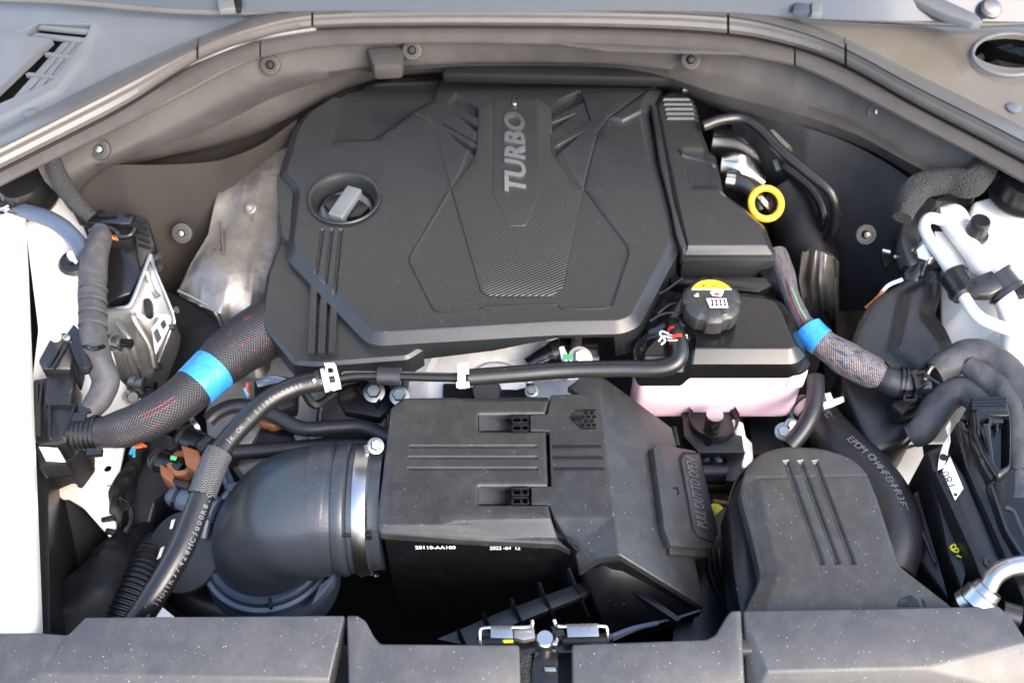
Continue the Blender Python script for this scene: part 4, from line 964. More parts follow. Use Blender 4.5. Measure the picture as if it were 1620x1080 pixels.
# brown quick connectors
def quick(name, c, lab, s=1.0, socket=False):
    t = T('quick_connector', lab, 'connector', P(*c))
    return t
q1 = quick('', (308, 700, -.05), 'upper brown quick connector with black release tab')
q1.add('barrel', tube([(284, 688, -.045), (290, 690, -.045), (325, 708, -.045), (345, 722, -.045)], [.010, .0175, .0175, .016], n=22), 'gloss')
q1.add('collar', tube([(291, 690, -.044), (295, 692, -.044)], .0190, n=22, seg=2), 'rubber2')
q1.add('lock', prism([(286, 703), (314, 712), (322, 752), (294, 736)], -.026, .03, .002), 'brown')
q1.add('release_tab', prism([(305, 702), (326, 684), (340, 692), (318, 714)], -.020, .012, .0025), 'gloss')
q1.add('tab_rim', join(prism([(310, 701), (326, 688), (335, 693), (318, 707)], -.0185, .003, .001)), 'rubber2')
q1.add('wire_clip', cuff(P(310, 675, -.05), .0125, .002, .006, 0, 360, P(330, 665, -.05) - P(306, 678, -.05)), 'zinc')
q2 = quick('', (285, 740, -.06), 'lower brown quick connector with open round socket')
q2.add('barrel', tube([(243, 722, -.06), (250, 726, -.06), (280, 738, -.06), (292, 744, -.06)], [.009, .0165, .0165, .015], n=22), 'gloss')
q2.add('collar', tube([(250, 726, -.059), (254, 728, -.059)], .0180, n=22, seg=2), 'rubber2')
q2.add('lock', prism([(252, 732), (274, 744), (276, 768), (254, 750)], -.045, .03, .002), 'brown')
q2.add('socket', lathe(P(289, 737, -.055), (0, -.1, 1), [(.019, -.03), (.0200, 0), (.0190, .010), (.0125, .011), (.0115, .008), (.0110, -.02)], 10, caps=False), 'brown')
q2.add('socket_bottom', lathe(P(289, 738, -.060), (0, 0, 1), [(.0115, -.012), (.0115, -.010)], 18), 'deep')
q2.add('side_clip', join(prism([(300, 752), (308, 738), (313, 740), (306, 758)], -.035, .02, .001), prism([(272, 755), (300, 762), (296, 772), (270, 764)], -.045, .02, .002)), 'rubber2')
q2.add('green_mark', prism([(270, 720), (280, 722), (278, 728), (269, 726)], -.036, .001, .0002), 'green')
q2.add('strut', prism([(296, 720), (301, 717), (318, 735), (314, 739)], -.045, .02, .001), 'rubber2')
q3 = quick('', (300, 790, -.07), 'blue-grey quick connector half hidden behind the long hose')
q3.add('barrel', tube([(272, 778, -.07), (280, 784, -.07), (318, 796, -.07), (345, 808, -.07)], [.010, .0165, .0175, .017], n=22), 'ring')
q3.add('collar', tube([(284, 785, -.069), (288, 787, -.069)], .0185, n=22, seg=2), 'gloss')
q3.add('body', prism([(290, 778), (312, 762), (340, 775), (338, 800), (310, 805)], -.055, .03, .003), 'ring')

# throttle body and engine details between cover and air box
tb = T('throttle_body', 'black round throttle housing with silver bolts left of the air box', 'throttle body', P(560, 650, -.1))
tb.add('housing', lathe(P(562, 660, -.075), (0, -.35, .94), [(.052, -.06), (.055, -.01), (.053, .0), (.046, .004), (.044, .002), (.012, .002)], 40), 'black')
tb.add('rim', lathe(P(562, 660, -.075), (0, -.35, .94), [(.053, -.002), (.0545, .003), (.051, .005), (.048, .003)], 40, caps=False), 'gloss')
tb.add('flange', prism([(530, 625), (545, 612), (612, 600), (622, 640), (600, 660), (545, 650)], -.06, .02, .004), 'black')
for a, b in (((535, 620), (580, 605)), ((568, 608), (564, 632)), ((580, 608), (612, 618)), ((595, 640), (606, 620)), ((612, 600), (622, 640))): tb.add('web', seg2(a, b, 4, -.05, .02), 'gloss')
tb.add('bolt', hexbolt(P(592, 620, -.048), (0, -.4, 1), .0105), 'zinc')
tb.add('bolt', hexbolt(P(632, 626, -.035), (0, -.4, 1), .0095), 'zinc')
tb.add('lead', tube([(482, 620, -.03), (500, 640, -.04), (530, 622, -.045)], .006, noise=.06), 'deep')
for i, (x, y, z, r, lb) in enumerate(((480, 698, -.1, .011, 'flat silver bolt left of the others between the two dark hoses'), (535, 692, -.1, .009, 'silver bolt between the two dark hoses, nearer the air box'))):
    solo('engine_bolt', hexbolt(P(x, y, z), (0, -.4, 1), r), 'zinc', lb, 'bolt')
bl = T('engine_block', 'cast aluminium engine castings seen between the cover and the air box', 'engine block', P(780, 590, -.2))
bl.add('casting', crumple(lathe(P(785, 632, -.105), (0, -.45, .9), [(.135, -.05), (.135, .03), (.125, .045), (.105, .05), (.098, .040), (.05, .042), (.045, .05), (.03, .052)], 48), .002, 30), 'aludull')
bl.add('boss', lathe(P(722, 560, -.06), (0, -.3, 1), [(.02, -.02), (.02, .0), (.016, .004), (.006, .004)], 24), 'aludull')
bl.add('rib', prism([(905, 525), (945, 520), (950, 590), (925, 600), (918, 560)], -.04, .03, .004), 'aludull')
bl.add('side_casting', crumple(prism([(400, 560), (660, 560), (660, 720), (520, 740), (390, 760), (340, 690)], -.14, .05, .01), .006, 20), 'aludull')
bl.add('left_casting', crumple(prism([(345, 600), (420, 592), (432, 640), (400, 700), (330, 720), (322, 650)], -.09, .05, .01), .004, 30), 'foil')
bl.add('black_block', prism([(700, 605), (800, 605), (860, 605), (855, 640), (700, 640)], -.055, .04, .004), 'black')
bl.add('right_casting', crumple(prism([(842, 600), (925, 596), (960, 600), (940, 640), (850, 640)], -.05, .04, .006), .004, 30), 'aludull')
bl.add('plug', join(lathe(P(770, 622, -.05), (0, -.5, .87), [(.022, -.02), (.022, 0), (.018, .006), (.010, .006)], 26)), 'rubber2')
bl.add('bolt', hexbolt(P(841, 619, -.03), (0, -.4, 1), .0065), 'zinc')
solo('engine_bracket', join(prism([(884, 530), (950, 530), (948, 552), (886, 552)], -.02, .02, .003), seg2((885, 545), (945, 543), 5, -.016, .006)), 'black', 'small black bracket under the notch in the cover edge', 'bracket')
sn = T('camshaft_sensor', 'black sensor plug with green and white clip below the notch in the cover edge', 'sensor', P(880, 562, -.02))
sn.add('body', tube([(835, 580, -.02), (862, 566, -.015), (875, 560, -.012)], [.013, .016, .017], n=20), 'gloss')
sn.add('collar', tube([(873, 561, -.012), (888, 556, -.01)], .019, n=14, seg=2), 'black')
sn.add('clip', join(prism([(884, 548), (892, 547), (900, 565), (895, 570), (888, 566)], .008, .006, .001)), 'label')
sn.add('green_tag', prism([(890, 560), (906, 560), (904, 566), (892, 568)], .009, .003, .0005), 'green')
sn.add('steel_nut', hexbolt(P(918, 567, -.01), (.2, -.4, 1), .012), 'aludull')
sn.add('lead', tube([(908, 522, -.01), (912, 540, -.008), (905, 562, -.008)], [.009, .008, .004], noise=.05), 'foam')
for i in range(9):
    pass
# small loom and clutter left of the throttle
lm = T('sensor_plug', 'small black plug with red and blue wires below the cover corner', 'plug', P(400, 620, -.06))
lm.add('shell', prism([(400, 600), (440, 596), (470, 610), (468, 640), (430, 655), (402, 636)], -.06, .03, .006), 'black')
lm.add('red_wire', tube([(391, 606, -.045), (390, 616, -.05), (394, 626, -.06)], .0022, n=8), 'red')
lm.add('blue_wire', tube([(386, 614, -.045), (390, 622, -.05), (392, 632, -.06)], .0022, n=8), 'bluew')
lm.add('foil_lead', tube([(406, 606, -.03), (430, 600, -.03), (456, 604, -.035)], .006, noise=.1), 'ring')
solo('oil_pipe', tube([(395, 668, -.10), (430, 672, -.10), (445, 690, -.12)], .009), 'brown', 'dull brown pipe in the shade beneath the upper dark hose', 'pipe')
solo('wiring_loom', tube([(400, 690, -.11), (430, 700, -.11), (460, 698, -.11), (490, 720, -.12)], .016, noise=.08), 'deep', 'black wiring loom beneath the upper dark hose', 'wiring loom')
# =================================================================== coolant reservoir
rs = T('coolant_reservoir', 'coolant reservoir with black lid and milky tank of pink coolant', 'coolant reservoir', P(1140, 600, -.1))
RL = Pl(.044, 0, -.02, .6)
top = [(1065, 455), (1110, 447), (1218, 458), (1242, 468), (1256, 492), (1280, 552), (1262, 566), (1010, 566), (1002, 548), (1008, 530), (1040, 500)]
rs.add('lid', relief(top, RL, [('poly', [(1020, 508), (1085, 512), (1102, 530), (1096, 600), (1004, 600), (1006, 530)], .012, -.018, .004)], wall=.032, rim=(.017, .014), flat=True, corner=.014, grid=.02), 'gloss')
M['lid'] = M['gloss']
rs.add('lid_lip', prism([(1050, 470), (1235, 480), (1265, 520), (1284, 578), (1268, 590), (1016, 590), (1002, 576), (1004, 550)], .004, .007, .002, corner=.016), 'gloss')
rs.add('tank', prism([(1006, 566), (1040, 480), (1235, 490), (1262, 530), (1279, 580), (1266, 588), (1016, 588)], -.002, .115, .014, 4, corner=.01), 'tank')
rs.add('tank_spur', prism([(1240, 540), (1280, 574), (1278, 590), (1250, 592)], -.004, .036, .004), 'tank')
rs.add('coolant', prism([(1004, 572), (1020, 545), (1034, 586), (1017, 589)], -.012, .095, .004, 3), 'pink')
rs.add('stub', lathe(P(1128, 668, -.085), (0, 0, 1), [(.012, -.01), (.012, .02)], 20), 'steel')
for pts in ([(1030, 470, .03), (1052, 460, .03), (1080, 440, .03)], [(1040, 497, .036), (1060, 482, .040), (1082, 478, .04)], [(1028, 508, .036), (1052, 496, .042), (1092, 495, .044)]):
    rs.add('rib', tube(pts, .0022, n=8), 'rubber')
rs.add('rear_ledge', prism([(1060, 438), (1215, 438), (1222, 452), (1200, 462), (1110, 452), (1062, 448)], .015, .02, .003), 'gloss')
rs.add('neck', tube([(1062, 512, .040), (1066, 520, .048), (1070, 530, .055)], .010, n=20), 'gloss')
cc = P(1127, 471, .083)
cpz = rs.add('cap', lathe(cc, (0, -.06, 1), [(.037, -.030), (.0385, -.028), (.0385, -.006), (.0365, -.003), (.033, -.0015), (.031, 0), (.012, .0005)], 72, star=lambda t: 1.045 if (t * 7 / math.tau) % 1 < .74 else .975), 'box')
cR = Matrix.Rotation(rad(3.5), 3, 'X')
def capdisc(poly, h): return prism3([cc + V3((x * .0305, y * .0305, h)) for x, y in poly], V3((0, 0, -.0006)), 0)
arcY = [(math.cos(a), math.sin(a)) for a in np.linspace(rad(28), rad(152), 24)]
rs.add('warning_band', capdisc(arcY, .0022), 'stickY', parent=cpz)
rs.add('band_edge', capdisc([(-.88, .40), (.88, .40), (.88, .46), (-.88, .46)], .0024), 'label', parent=cpz)
rs.add('white_arrow', capdisc([(-.80, .10), (-.62, .22), (-.60, .02), (-.78, .02)], .0024), 'label', parent=cpz)
rs.add('hand_symbol', capdisc([(-.08, .30), (.16, .34), (.28, .44), (.58, .44), (.48, .20), (.40, .02), (.0, .06), (-.06, .18)], .0024), 'label', parent=cpz)
rs.add('red_drop', capdisc([(.10, .22), (.30, .22), (.32, .08), (.08, .06)], .0028), 'red', parent=cpz)
rs.add('symbol_plate', capdisc([(-.30, -.10), (.58, -.10), (.62, -.62), (-.18, -.62)], .0024), 'label', parent=cpz)
for k in range(4):
    x = -.12 + k * .185; s = -1 if k % 2 else 1
    rs.add('symbol_stroke', join(capdisc([(x, -.18), (x + .12, -.18), (x + .12, -.24), (x, -.24)], .0030), capdisc([(x + .04, -.22), (x + .10, -.22), (x + .10, -.52), (x + .04, -.52)], .0030), capdisc([(x, -.48), (x + .12, -.48), (x + .12, -.54), (x, -.54)], .0030)), 'inkk', parent=cpz)
rs.add('warning_triangle', capdisc([(-.40, .60), (-.26, .60), (-.33, .74)], .0028), 'red', parent=cpz)
rs.add('warning_text', capdisc([(0, .60), (.30, .60), (.30, .66), (0, .66)], .0028), 'orange', parent=cpz)
# bracket and parts below the reservoir
bk = T('reservoir_bracket', 'dark purple-black bracket with round cup and hole below the reservoir', 'bracket', P(1120, 700, -.15))
bk.add('plate', prism([(1078, 640), (1168, 640), (1178, 716), (1106, 716), (1082, 690)], -.10, .02, .002), 'black')
bk.add('cup', lathe(P(1128, 664, -.095), (0, 0, 1), [(.028, -.03), (.032, .0), (.036, .004), (.036, .010)], 32, caps=False), 'black')
bk.add('hole', lathe(P(1120, 700, -.099), (0, 0, 1), [(.0055, 0), (.0055, .001), (.003, .0008)], 16), 'gloss')
bk.add('steel_arm', facets([(1158, 662, -.095), (1176, 668, -.095), (1180, 690, -.10), (1190, 700, -.11), (1192, 725, -.12), (1180, 740, -.12), (1172, 738, -.12), (1178, 715, -.11), (1164, 688, -.10)], [(0, 1, 2, 8), (2, 3, 4, 5, 6, 7, 8)], .006, .0015), 'aludull')
bk.add('ferrule', join(tube([(1112, 722, -.13), (1118, 738, -.13)], .010, n=12), tube([(1136, 722, -.13), (1134, 740, -.13)], .011, n=12)), 'zinc')
bk.add('bar', tube([(1095, 748, -.13), (1150, 748, -.13)], .016), 'black')
bk.add('block', prism([(1150, 718), (1176, 718), (1172, 760), (1148, 760)], -.115, .03, .003), 'black')
bk.add('lower_bar', tube([(1110, 765, -.15), (1165, 770, -.15)], .012), 'gloss')
solo('side_bar', prism([(1064, 673), (1070, 675), (1076, 704), (1069, 703)], -.05, .02, .001), 'black', 'narrow dark strip beside the sloping end of the air box', 'strip')
solo('dip_wire', tube([(1128, 792, -.14), (1150, 795, -.14)], .003, n=8), 'brown', 'thin metal rod in the gap between air box and intake duct', 'rod')
solo('yellow_plug', lathe(P(1132, 811, -.13), (-.4, -.3, 1), [(.010, -.02), (.013, 0), (.012, .006), (.006, .010)], 24), 'lime', 'small yellow-green plug in the gap right of the air box', 'plug')

# =================================================================== right intake duct
DU = Pl(.040, .0, -.02, .3)
rd = T('intake_duct', 'grey-black flat intake duct with three long grooves at lower right', 'intake duct', DU.hit(1320, 850))
OUT = [(1171, 770), (1180, 738), (1205, 714), (1245, 704), (1300, 707), (1345, 720), (1372, 744), (1390, 790), (1424, 893), (1440, 906), (1512, 962), (1610, 1030), (1130, 1030), (1168, 985), (1206, 905), (1190, 840)]
rd.add('shell', relief(OUT, DU, [('line', [(1243 + i * 23, 727), (1302 + i * 24.5, 893)], .0048, .0045) for i in range(3)] +
   [('poly', [(1040, 650), (1199, 755), (1232, 905), (1200, 990), (1140, 1060), (1000, 1060)], .016, -.008, .002), ('line', [(1195, 756), (1380, 752)], .003, .0006)],
   wall=.05, rim=(.006, .004), grid=.02, corner=.012), 'duct')
rd.add('lower_shell', prism([(1152, 790), (1166, 756), (1190, 740), (1216, 900), (1185, 968), (1172, 975), (1160, 900)], .012, .07, .003), 'boxdark')
rd.add('seam_bead', tube([(1152, 800, .010), (1160, 772, .012), (1172, 750, .014), (1200, 725, .014)], .0022, n=8), 'rubber')
rd.add('flow_symbol', join(*[prism(a, .0408, .0015, .0002, pl=Pl(.0412, 0, -.02, .3)) for a in ([(1420, 958), (1424, 948), (1434, 943), (1450, 946), (1456, 958)], [(1426, 947), (1430, 944), (1437, 942), (1441, 940), (1446, 944), (1436, 945)], [(1458, 946), (1463, 948), (1466, 958), (1462, 958), (1460, 950)])]), 'gloss')
fs_ = T('fan_shroud', 'black curved fan shroud ribs between the air box and the intake duct', 'fan shroud', P(1120, 930, -.15))
for k in range(7):
    fs_.add('rib', tube([(1118 + k * 9, 870 - k * 4, -.10 - k * .003), (1124 + k * 8.5, 910 - k * 4, -.10), (1142 + k * 6.6, 950 - k * 5, -.10), (1170 + k * 2, 985 - k * 7, -.10)][:4], .0022, n=6), 'boxdark')
fs_.add('panel', facets([(1080, 860, -.10), (1170, 780, -.10), (1210, 900, -.11), (1200, 1010, -.11), (1060, 1040, -.11)], [(0, 1, 2, 3, 4)], .02, .002), 'boxdark')

# big ribbed radiator hose right
rh = T('radiator_hose', 'wide black radiator hose with raised print curving beside the intake duct', 'radiator hose', P(1400, 780, -.06))
rp_ = [(1286, 640, -.10), (1300, 668, -.095), (1330, 705, -.085), (1370, 745, -.075), (1402, 795, -.07), (1414, 850, -.07), (1400, 900, -.08)]
rh.add('hose', tube(rp_, [.028, .030, .032, .034, .036, .038, .038], n=32, seg=10), 'rubber2')
rpth = campath([(a - 0, b, c) for a, b, c in rp_], 10)
rh.add('print', join(textpath('TR EPDM E150177', rpth[4:30], .0302, (.15, -.55, .8), .010, .0075, flip=False), textpath('EPDM CH4HFEHHR3FTM3H8235M4C E15017', rpth[24:60], .0365, (.15, -.45, .88), .0105, .0074, flip=False)), 'rubber')
M['greyprint'] = mat('grey_print', (.10, .105, .115), .5)
rh.children = None
for o_ in rh.o.children:
    if o_.name.startswith('print'): o_.data.materials[0] = M['greyprint']
rc2 = T('hose_clamp', 'silver spring clamp on top of the ribbed radiator hose', 'hose clamp', P(1310, 640, -.06))
rc2.add('band', cuff(P(1292, 650, -.10), .031, .002, .014, 0, 360, P(1304, 675, -.095) - P(1282, 632, -.10)), 'steel')
rc2.add('ear', join(prism([(1300, 636), (1334, 626), (1336, 634), (1318, 642), (1304, 646)], -.05, .003, .001), prism([(1304, 622), (1314, 620), (1322, 640), (1312, 644)], -.05, .003, .001)), 'white')
solo('vent_hose', tube([(1290, 596, -.03), (1290, 625, -.035), (1283, 655, -.04), (1268, 682, -.05), (1248, 706, -.06)], .0125, n=22), 'rubber2', 'smooth grey hose curving down right of the coolant tank', 'hose')
wpf = T('water_outlet', 'aluminium coolant outlet behind the smooth grey hose', 'coolant outlet', P(1270, 640, -.1))
wpf.add('neck', lathe(P(1270, 650, -.12), (-.2, -.5, .8), [(.024, -.03), (.024, .0), (.019, .004), (.012, .004)], 28), 'alu')
wpf.add('bolt', join(hexbolt(P(1240, 682, -.11), (-.2, -.5, .8), .009), hexbolt(P(1252, 672, -.10), (0, -.5, .8), .007)), 'zinc')
wpf.add('casting', crumple(prism([(1180, 640), (1280, 600), (1300, 680), (1240, 720), (1190, 720)], -.15, .05, .01), .006, 30), 'deep')

# =================================================================== front covers (radiator shroud panels)
def fcov(lab, pts, faces, grp='front cover panels'):
    return solo('front_cover', facets(pts, faces, .03, .003, 3), 'shroud', lab, 'cover panel')
z0 = .055
fcov('left front cover panel with a raised trapezium at the lower left', [(-60, 1000, .050), (70, 1000, .050), (108, 1003, .046), (134, 975, .060), (546, 972, .060), (522, 1074, .040), (530, 1130, .0), (-60, 1130, .0), (66, 1064, .036)],
     [(0, 1, 8, 7), (1, 2, 8), (2, 3, 4, 5, 8), (8, 5, 6, 7)])
fcov('left centre front cover panel stepping down beside the hood latch', [(548, 972, .060), (566, 972, .059), (578, 980, .057), (592, 1006, .050), (602, 1017, .048), (822, 1019, .048), (826, 1120, .022), (552, 1120, .022)], [(0, 1, 2, 3, 4, 5, 6, 7)])
fcov('right centre front cover panel stepping up from the hood latch', [(905, 1018, .048), (1118, 1010, .048), (1132, 1003, .050), (1150, 972, .058), (1157, 965, .060), (1173, 964, .060), (1181, 1120, .022), (905, 1120, .022)], [(0, 1, 2, 3, 4, 5, 6, 7)])
fcov('right front cover panel with a pale triangular facet at the lower right', [(1175, 964, .060), (1398, 961, .060), (1580, 957, .060), (1600, 974, .055), (1625, 1012, .050), (1700, 1048, .040), (1700, 1120, .0), (1182, 1120, .004), (1213, 1062, .042), (1460, 1056, .042), (1660, 1051, .040)],
     [(0, 8, 7), (0, 1, 2, 3, 4, 9, 8), (8, 9, 6, 7), (4, 5, 6, 9)])
solo('front_beam', prism([(-100, 1010), (400, 1012), (820, 1030), (905, 1030), (1300, 1012), (1750, 1000), (1750, 1200), (-100, 1200)], .0, .5, .004), 'deep', 'black front beam under the cover panels', 'front beam')  # beam carried far down to block light coming in from the front

# hood latch
hl = T('hood_latch', 'metal hood latch between the two centre cover panels', 'hood latch', P(865, 1030, .02))
zl = .035
hl.add('left_plate', prism([(776, 989), (810, 989), (812, 1009), (776, 1008)], .050, .004, .001), 'band')
hl.add('right_plate', prism([(896, 986), (946, 985), (948, 1006), (898, 1007)], .050, .004, .001), 'band')
hl.add('left_hook', tube([(760, 1022, .03), (760, 998, .04), (766, 993, .042), (790, 992, .044), (836, 991, .044), (842, 986, .05), (842, 980, .052)], .0022, n=10), 'steel')
hl.add('right_hook', tube([(962, 1014, .03), (960, 994, .04), (952, 990, .042), (905, 990, .044), (884, 990, .044), (878, 984, .05), (877, 979, .052)], .0022, n=10), 'steel')
hl.add('left_arm', prism([(812, 992), (845, 990), (847, 1008), (828, 1012), (812, 1008)], .040, .010, .002), 'alu')
hl.add('right_arm', prism([(870, 988), (892, 990), (896, 1004), (880, 1006)], .040, .012, .002), 'gloss')
hl.add('pivot', join(lathe(P(862, 1014, .026), (0, 0, 1), [(.0105, -.01), (.0105, .008), (.009, .010), (.004, .010)], 28), prism([(846, 1003), (856, 999), (876, 999), (886, 1006), (882, 1020), (850, 1020)], .028, .008, .002)), 'steel')
hl.add('claw', prism([(846, 1026), (884, 1026), (884, 1120), (842, 1120), (840, 1060)], .022, .01, .004), 'gloss')
hl.add('striker_slot', join(prism([(855, 1058), (864, 1052), (878, 1052), (884, 1058), (880, 1066), (862, 1067)], .0226, .001, .0002)), 'deep')
hl.add('slot_bar', prism([(861, 1054), (879, 1054), (880, 1061), (862, 1061)], .024, .002, .0006), 'zinc')
hl.add('yellow_mark', prism([(795, 1011), (812, 1011), (812, 1015), (797, 1016)], .042, .003, .001), 'lime')
hl.add('base', prism([(752, 1004), (970, 1000), (972, 1030), (752, 1034)], .018, .01, .002), 'gloss')
solo('latch_cable', tube([(968, 1006, .03), (1000, 994, .0), (1040, 985, -.03)], .003, n=8), 'ring', 'thin cable running right from the hood latch', 'cable')
solo('horn_foam', crumple(prism([(822, 1030), (842, 1028), (846, 1120), (824, 1120)], .018, .02, .003), .003, 90), 'foam', 'crinkled grey strip seen in the gap left of the latch claw', 'padding')
# =================================================================== left side: control unit, harnesses, boxes
cu = T('brake_control_unit', 'cast aluminium brake control unit with black connector at the left', 'control unit', P(215, 520, -.05))
# housing: tall casting leaning down to the right; front face and top faces
hv = [(160, 490, .01), (200, 484, .012), (238, 402, .03), (246, 430, .02), (274, 500, -.02), (270, 520, -.03), (250, 572, -.06), (238, 598, -.085), (225, 602, -.09), (212, 560, -.06), (176, 560, -.06), (168, 530, -.03)]
cu.add('housing', facets(hv + [(214, 500, .004)], [(0, 1, 12, 10, 11), (1, 2, 3, 4, 12), (12, 4, 5, 6, 7, 8, 9), (12, 9, 10)], .05, .004, 3), 'alu')
cu.add('lower_casting', facets([(172, 540, -.03), (212, 556, -.05), (222, 600, -.09), (196, 600, -.11), (184, 600, -.11)], [(0, 1, 2, 3, 4)], .04, .004), 'alu')
cu.add('groove', join(tube([(232, 430, .024), (242, 460, .008), (250, 470, .004)], .005, n=10), tube([(210, 496, .010), (214, 508, .004), (236, 545, -.03), (244, 580, -.06)], .005, n=10), tube([(186, 508, -.005), (206, 540, -.015), (222, 580, -.06)], .004, n=10), tube([(190, 545, -.04), (204, 590, -.09)], .003, n=8), tube([(198, 545, -.04), (212, 590, -.085)], .003, n=8)), 'alu')
cu.add('rim', tube([(160, 491, .014), (184, 488, .015), (203, 484, .015), (212, 470, .020), (226, 434, .028), (238, 403, .033)], .0032, n=8, seg=4), 'band')
cu.add('rim', tube([(239, 404, .032), (247, 432, .021), (274, 500, -.019), (270, 520, -.029), (250, 572, -.059)], .0028, n=8, seg=4), 'band')
cu.add('vent_plug', prism([(226, 472), (236, 470), (240, 476), (241, 492), (236, 498), (228, 496)], .015, .012, .003), 'rubber')
cu.add('label', facets([(240, 520, .003), (258, 496, .003), (267, 518, -.008), (246, 560, -.022)], [(0, 1, 2, 3)], .0005, 0), 'aludull')
cu.add('label_print', join(facets([(254, 512, .005), (260, 504, .005), (264, 514, .0), (258, 522, .0)], [(0, 1, 2, 3)], .0005, 0), facets([(243, 526, .003), (249, 518, .003), (256, 534, -.005), (249, 544, -.007)], [(0, 1, 2, 3)], .0005, 0)), 'black')
cu.add('ecu_case', facets([(158, 372, .045), (214, 372, .045), (222, 424, .025), (238, 404, .032), (206, 464, .015), (160, 480, .01), (158, 424, .03)], [(0, 1, 2, 6), (6, 2, 3, 4, 5)], .04, .003), 'gloss')
cu.add('cover_cap', facets([(128, 354, .062), (138, 340, .07), (206, 335, .07), (216, 338, .068), (206, 354, .064)], [(0, 1, 2, 3, 4)], .012, .003), 'gloss')
cu.add('cap_detail', join(seg2((158, 341), (182, 340), 6, .073, .004), seg2((196, 338), (206, 336), 5, .073, .004), lathe(P(160, 340, .068), (0, 0, 1), [(.006, 0), (.006, .005)], 12)), 'gloss')
cu.add('connector', facets([(206, 354, .060), (216, 338, .066), (232, 342, .06), (244, 385, .04), (238, 405, .03), (220, 430, .02), (212, 372, .05)], [(0, 1, 2, 3, 4, 5, 6)], .04, .004), 'deep')
pins = []
for i in range(5):
    for j in range(4): pins.append(box(P(216 + j * 5 + i * 1.5, 348 + i * 10 + j * 1.5, .066 - i * .006), .004, .005, .003, .3))
cu.add('connector_pins', join(*pins), 'gloss')
cu.add('connector_boot', tube([(140, 366, .062), (148, 361, .064), (168, 360, .066), (182, 364, .064), (190, 374, .058), (206, 372, .058), (214, 362, .06)], .004, n=10), 'gloss')
cu.add('boot_throat', prism([(140, 364), (150, 358), (205, 357), (214, 366), (206, 380), (150, 382)], .052, .02, .004), 'deep')
cu.add('wires', join(tube([(176, 372, .055), (180, 378, .052), (186, 378, .05)], .0016, n=6), tube([(182, 372, .055), (186, 380, .052)], .0016, n=6)), 'orange')
for x, y, z, L_, m in ((166, 541, .0, 1, 'zinc'), (205, 608, -.08, 1, 'zinc')):
    cu.add('brake_union', join(lathe(P(x, y, z), (1, -.15, .1), [(.007, 0), (.012, .002), (.012, .012), (.010, .013), (.010, .018), (.012, .019), (.012, .024), (.007, .026)], 14)), m)
    cu.add('union_plug', tube([P(x, y, z) + V3((.026, -.004, .003)), P(x, y, z) + V3((.040, -.006, .004))], .0068, raw=True, n=14), 'gloss')
cu.add('stud', join(tube([(196, 626, -.09), (206, 626, -.09)], .006), lathe(P(207, 625, -.088), (.5, -.6, .5), [(.011, 0), (.011, .006), (.007, .012)], 16)), 'zinc')
for x, y, z in ((248, 407, .02), (276, 492, -.02), (273, 518, -.03), (250, 581, -.07), (222, 635, -.12)):
    cu.add('bolt', tube([P(x - 4, y + 1, z), P(x + 4, y - 2, z + .004)], .0055, raw=True, n=12), 'zinc')
cu.add('rubber_mount', join(lathe(P(244, 420, .0), (0, -.5, .8), [(.012, -.01), (.014, 0), (.008, .006)], 18)), 'deep')

tp = T('taped_harness', 'thick grey cloth-taped harness hanging from the black connector on the left', 'wiring harness', P(150, 500, .04))
tp.add('trunk', tube([(160, 366, .060), (156, 385, .062), (148, 420, .060), (146, 460, .055), (147, 500, .05), (148, 535, .045), (156, 570, .035), (168, 600, .02), (158, 628, .01), (140, 655, .0), (136, 680, -.01)], [.0150, .0175, .0190, .0190, .0185, .0180, .0180, .0185, .0170, .0140, .014], noise=.022, n=26, seg=10), 'tape')
tp.add('cable_tie', tube([(132, 547, .050), (148, 552, .065), (164, 548, .052)], .003, n=8), 'gloss')
tp.add('tape_wrap', join(*[cuff(P(147 + k * .1, 440 + k * 19, .056), .0192, .0005, .004, 0, 360, (0, -1, -.2)) for k in range(5)]), 'tape')
gc = T('grey_cable', 'grey cable bending from the white fender bolt to the taped harness', 'cable', P(80, 350, .06))
gc.add('cable', tube([(22, 334, .066), (40, 335, .068), (70, 343, .068), (98, 358, .066), (120, 380, .062), (134, 402, .060)], [.007, .0115, .012, .012, .012, .013], n=20), 'ring')
gc.add('terminal', join(hexbolt(P(8, 330, .068), (0, 0, 1), .009), box(P(18, 334, .068), .03, .012, .003)), 'steel')
gs = solo('body_grommet', lathe(P(117, 416, .035), (0, -.2, 1), [(.020, -.004), (.022, .002), (.018, .006), (.008, .007), (.007, .014), (.004, .016)], 26), 'rubber', 'black rubber grommet with white stud beside the taped harness', 'grommet')
solo('body_stud', lathe(P(115, 407, .05), (0, -.1, 1), [(.006, -.01), (.006, .008), (.004, .011)], 14), 'paint', 'white painted stud on the black grommet', 'stud')

bb = T('relay_box', 'black relay box and bracket mounted low on the left inner fender', 'relay box', P(100, 640, 0))
bb.add('upper_box', facets([(60, 570, .035), (80, 533, .045), (104, 524, .048), (118, 560, .03), (112, 584, .025), (66, 583, .030)], [(0, 1, 2, 3, 4, 5)], .05, .003), 'black')
bb.add('upper_rib', join(seg2((76, 578), (98, 540), 5, .041, .006), seg2((84, 580), (105, 545), 4, .040, .006)), 'black')
bb.add('white_boss', lathe(P(86, 529, .05), (0, -.3, 1), [(.009, -.006), (.009, .004), (.005, .007)], 16), 'paint')
bb.add('flag_plate', prism([(104, 530), (116, 512), (124, 520), (146, 578), (140, 588), (130, 590), (116, 560)], .052, .006, .002), 'gloss')
bb.add('pin', lathe(P(106, 534, .055), (0, -.3, 1), [(.005, -.006), (.005, .002), (.003, .004)], 12), 'zinc')
bb.add('arm', prism([(74, 590), (110, 586), (118, 600), (112, 640), (70, 640)], .018, .04, .004), 'black')
